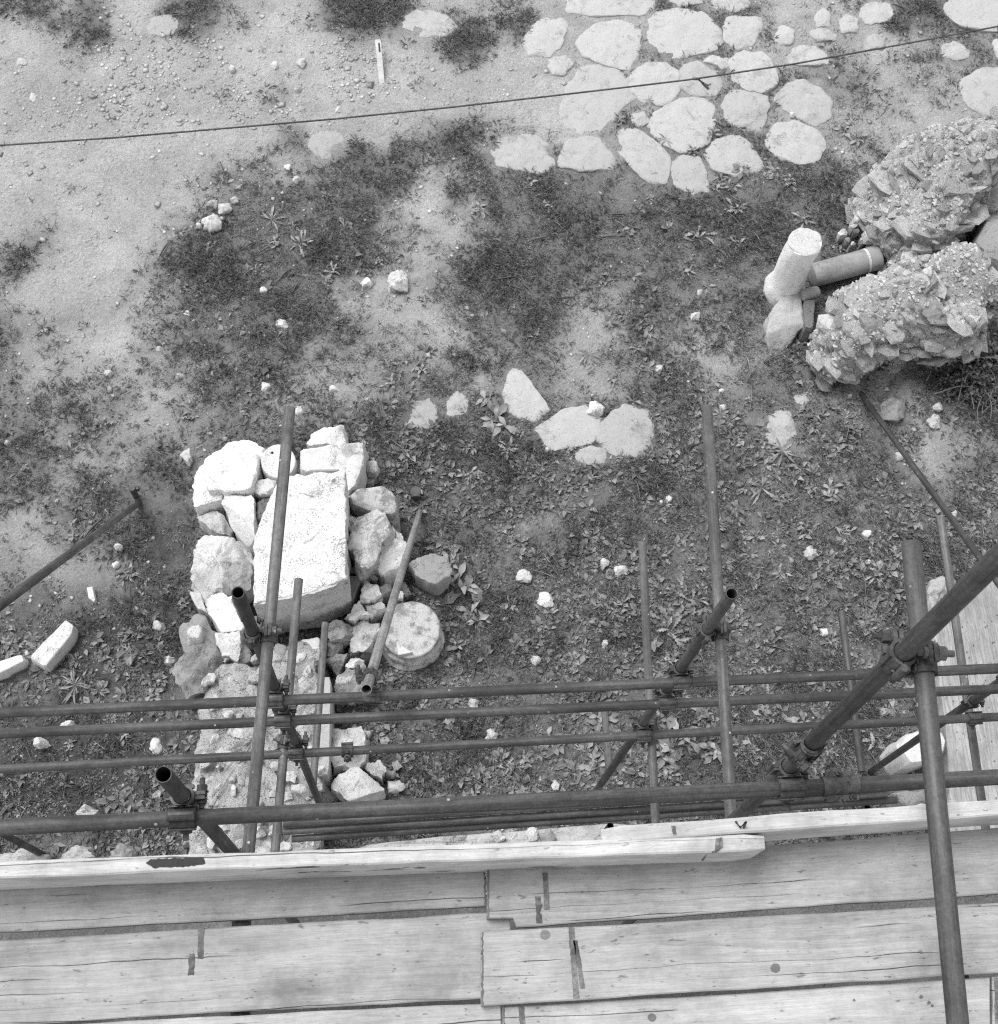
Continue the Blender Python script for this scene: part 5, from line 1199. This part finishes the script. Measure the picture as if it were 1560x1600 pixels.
PLANTS = [(920,553,24,'star','dark spiky star-shaped weed above the pale slabs'), (425,345,26,'star','long-leaved weed in the dark weed patch at upper left'), (118,1072,32,'star','star-shaped weed below the carved white piece at left'), (1222,708,28,'star','spiky weed at the foot of the faint round slab'), (1190,765,32,'star','spiky weed right of the tall pole at centre right'), (602,518,15,'star','small spiky weed below the triangular stone'), (1400,868,26,'tooth','toothed weed left of the thick grey pole tip'),
 (772,662,42,'broad','large broad-leaved weed left of the pale slabs'), (765,625,26,'broad','broad-leaved weed above the large one by the pale slabs'), (790,700,24,'tooth','toothed weed below the large one by the pale slabs'), (722,920,40,'broad','broad-leaved weed right of the flat-topped boulder'), (745,965,36,'broad','broad-leaved weed right of the column drum'), (700,880,30,'broad','leafy weed above the flat-topped boulder'), (715,1010,26,'broad','leafy weed hugging the right side of the drum'),
 (1048,985,44,'tooth','big pale toothed weed between the two poles at centre'), (1085,945,40,'tooth','pale toothed weed by the open standard at centre right'), (1050,1040,36,'tooth','pale toothed weed behind the upper coupler at centre right'), (935,1130,36,'broad','leafy weed left of the dark centre standard, between ledgers'), (1065,1155,40,'broad','glossy broad-leaved weed between the lower two ledgers'), (1105,1125,34,'broad','glossy weed left of the pale grey pole by the ledger'), (1045,1185,36,'broad','glossy weed just below the lowest ledger at centre'), (1110,1180,26,'broad','round-leaved weed beside the pale grey pole below ledgers'), (930,1190,30,'broad','leafy weed at the lower end of the dark standard'),
 (1300,775,26,'broad','bushy weed between pale pole and slanting tube'), (1320,835,24,'tooth','toothed weed left of the curved shard'), (1310,705,24,'broad','leafy weed right of the spiky one by the round slab'), (1260,830,22,'tooth','toothed weed above the round pale stone'), (1370,900,22,'tooth','toothed weed below the curved shard'), (1340,220,20,'broad','weed rosette right of the lower right paving slab'), (1392,248,18,'broad','weed rosette left of the upper rubble lump'), (1318,200,16,'broad','weed rosette above another right of the paving'), (1160,268,20,'broad','leafy weed below the lowest paving slab'), (1205,270,20,'broad','leafy weed between paving slab and bare soil patch'), (1235,285,16,'broad','leafy weed below the bottom right paving slab'), (1125,280,18,'tooth','toothed weed left of the leafy ones below paving'), (1370,400,18,'broad','weed between lying column and upper lump'),
 (1040,220,16,'star','spiky weed in the joint between paving slabs'), (1012,160,14,'star','small spiky weed between the upper paving slabs'), (970,190,14,'broad','leafy weed in a joint left of the middle paving slabs'), (1255,345,20,'tooth','toothed weed behind the white column'), (1150,330,24,'tooth','toothed weed left of the white column, upper one'), (1090,370,26,'tooth','toothed weed in the dark weeds below the paving'), (750,330,24,'tooth','toothed weed in the dark weeds at upper centre'), (520,425,20,'tooth','toothed weed at the right of the dark patch'), (470,380,24,'tooth','toothed weed at the centre of the dark patch'),
 (610,602,16,'broad','small leafy weed above the faint pale slab'), (660,580,14,'broad','small leafy weed left above the large broad one'), (730,745,16,'broad','small leafy weed below the large broad one'), (845,745,18,'tooth','small toothed weed below the pale slabs'), (925,840,18,'broad','small leafy weed above the pale stone pair'), (1120,820,20,'star','spiky weed right of the tall centre pole'), (240,1090,20,'broad','leafy weed by the ledger left of the rubble wall'), (255,1240,26,'broad','leafy weed behind the open standard at lower left'), (15,1005,16,'broad','leafy weed at the left edge by the carved piece'), (195,1150,18,'broad','leafy weed between ledgers at left'), (640,1175,22,'broad','leafy weed right of the faceted slab'), (690,1115,24,'broad','leafy weed below the topmost ledger right of the drum'), (600,1060,18,'broad','leafy weed beside the open end of the raking tube'), (860,1160,24,'broad','leafy weed left of the thin short pole'), (800,1200,22,'tooth','toothed weed above the big ledger at centre'), (1200,1060,24,'tooth','toothed weed right of the pale grey pole'), (1190,1110,22,'broad','leafy weed between ledgers right of the pale grey pole'), (1290,1090,22,'tooth','toothed weed behind the thick slanting tube'), (1385,1110,26,'broad','leafy weed right of the thin dark short pole'), (1370,1160,26,'tooth','toothed weed left of the barrel-shaped fragment'), (1250,1130,24,'broad','leafy weed under the thick slanting tube')]
for i, (x, y, rd_, k, lab) in enumerate(PLANTS): rosette(x, y, rd_, k, lab, 'weeds with single leaves to be seen', i + 3)
# smaller plants, one mesh each
PROTO = []
for k in range(8):
    rr = random.Random(k + 50); V = []; Fc = []
    for j in range(rr.randint(12, 22)):
        src = rr.choice(LEAF[rr.choice(['broad', 'broad', 'tooth'])]); o = len(V); s = rr.uniform(.4, .9)
        m = Matrix.Rotation(j * 2.4 + rr.uniform(-.3, .3), 4, 'Z') @ Matrix.Translation((rr.uniform(-.35, .35), rr.uniform(-.35, .35), 0)) @ Matrix.Rotation(-rr.uniform(-.1, 1.1), 4, 'Y') @ Matrix.Rotation(rr.uniform(-.7, .7), 4, 'X') @ Matrix.Scale(s, 4)
        V += [m @ v.co for v in src.vertices]; Fc += [tuple(o + i for i in p.vertices) for p in src.polygons]
    me = mesh(V, Fc, 'small_weed', True); me.materials.append(M_leaf if k % 2 else M_broad); PROTO.append(me)
MARKS = [(621,436,'triangular pale stone'), (441,503,'knobbly white stone'), (411,453,'white pebble in the dark patch'), (169,582,'pale mid left stone'), (414,604,'flat white stone above the pole tip'), (521,604,'squared white stone'), (184,853,'round stone left of the heap'), (263,1031,'white stone at the foot of the porous block'), (62,1161,'angular stone at lower left'), (247,977,'pale stone beside the heap'), (143,928,'white rectangular chip'), (80,1003,'carved white piece in the grass'), (1089,491,'white stone left of the grey boulder'), (1030,573,'pale chip in the sandy patch'), (933,634,'bright white stone on the pale slabs'), (1404,633,'half-buried round boulder'), (1357,831,'curved white shard'), (1270,860,'round pale stone in the weeds'), (957,884,'pale stone pair by the short pole'), (821,896,'pale broken stone'), (853,935,'white curved stone'), (1047,779,'pebble near the long right pole'), (1290,985,'oval white stone by the slim tube'), (838,1031,'pale stone above the first ledger'), (740,1098,'pale stone above the second ledger'), (769,1146,'round stone between the ledgers'), (868,1225,'pale stone above the big ledger'), (667,895,'flat-topped grey boulder'), (642,985,'column drum'), (772,650,'large broad-leaved weed'), (980,675,'many-sided pale slab'), (825,620,'upper pale slab'), (1222,670,'faint round slab'), (215,780,'iron peg at left'), (650,775,'iron peg by the raking tube'), (1230,420,'white column shaft'), (1230,500,'grey boulder by the column'), (1345,615,'foot of the slanting tube'), (920,553,'dark star-shaped weed'), (425,345,'long-leaved weed'), (510,225,'round faint slab left of the paving'), (810,240,'long slab at the paving corner'), (1080,272,'lowest paving slab'), (1145,240,'egg-shaped paving slab'), (1245,220,'lower right paving slab'), (690,650,'faint pale slab'), (330,330,'pale cluster on bare earth'), (1468,645,'pale pair at the right edge'), (700,1180,'lowest ledger at centre'), (1320,1120,'thin dark short pole')]
X, Y, r = scatter(260, lambda X, Y, u, v: np.clip(weeds(X, Y) - .2, 0, 1) * .8, 17)
U, Vv = to_photo(X, Y)
rr = random.Random(3); used = set()
for x, y, u, v in zip(X, Y, U, Vv):
    if v > 1310 or not (0 < u < 1560) or v < 0: continue
    mx, my, ml = min(MARKS, key=lambda m: (m[0] - u) ** 2 + (m[1] - v) ** 2)
    if math.hypot(mx - u, my - v) > 95: continue
    k = int(((math.degrees(math.atan2(v - my, u - mx)) + 22.5) % 360) // 45)
    lab = 'small weed ' + ('right of', 'below and right of', 'below', 'below and left of', 'left of', 'above and left of', 'above', 'above and right of')[k] + ' the ' + ml
    if lab in used: continue
    used.add(lab); s = rr.uniform(.05, .10)
    o = obj('small_weed', rr.choice(PROTO), None, None, Matrix.Translation((x, y, gz(x, y) + .004)) @ Matrix.Rotation(rr.uniform(0, 6), 4, 'Z') @ Matrix.Scale(s, 4))
    tag(o, lab, 'weed', 'small weeds among the stones')
# dark thorny bush at the right
bc = at(1535, 585, 0); bush = tag(empty('thorn_bush', (bc.x, bc.y, 0)), 'dark tangled thorn bush below the lower rubble mass at right edge', 'bush')
rr = random.Random(9)
for k in range(46):
    x, y = rr.gauss(0, .26), rr.gauss(0, .22); p = Vector((x * .5, y * .5, 0)); pts = [p]; d = Vector((rr.gauss(0, 1), rr.gauss(0, 1), rr.uniform(.5, 1.4))).normalized()
    for j in range(7):
        p = p + d * rr.uniform(.05, .10); d = (d + Vector((rr.gauss(0, .25), rr.gauss(0, .25), -.16))).normalized(); pts.append(p)
    obj('twig', wire_mesh(pts, .0035, 4), M_twig, bush)
r = np.random.default_rng(4); n = 900
V, T = leaves(r.normal(0, .28, n), r.normal(0, .22, n), np.abs(r.normal(.02, .1, n)), r, 4, .02, .055, .5, (-.3, 1.0), .03)
o = big_mesh('foliage', V, T, leaf_mat('dark_bush_leaf', .05, .15)); o.parent = bush
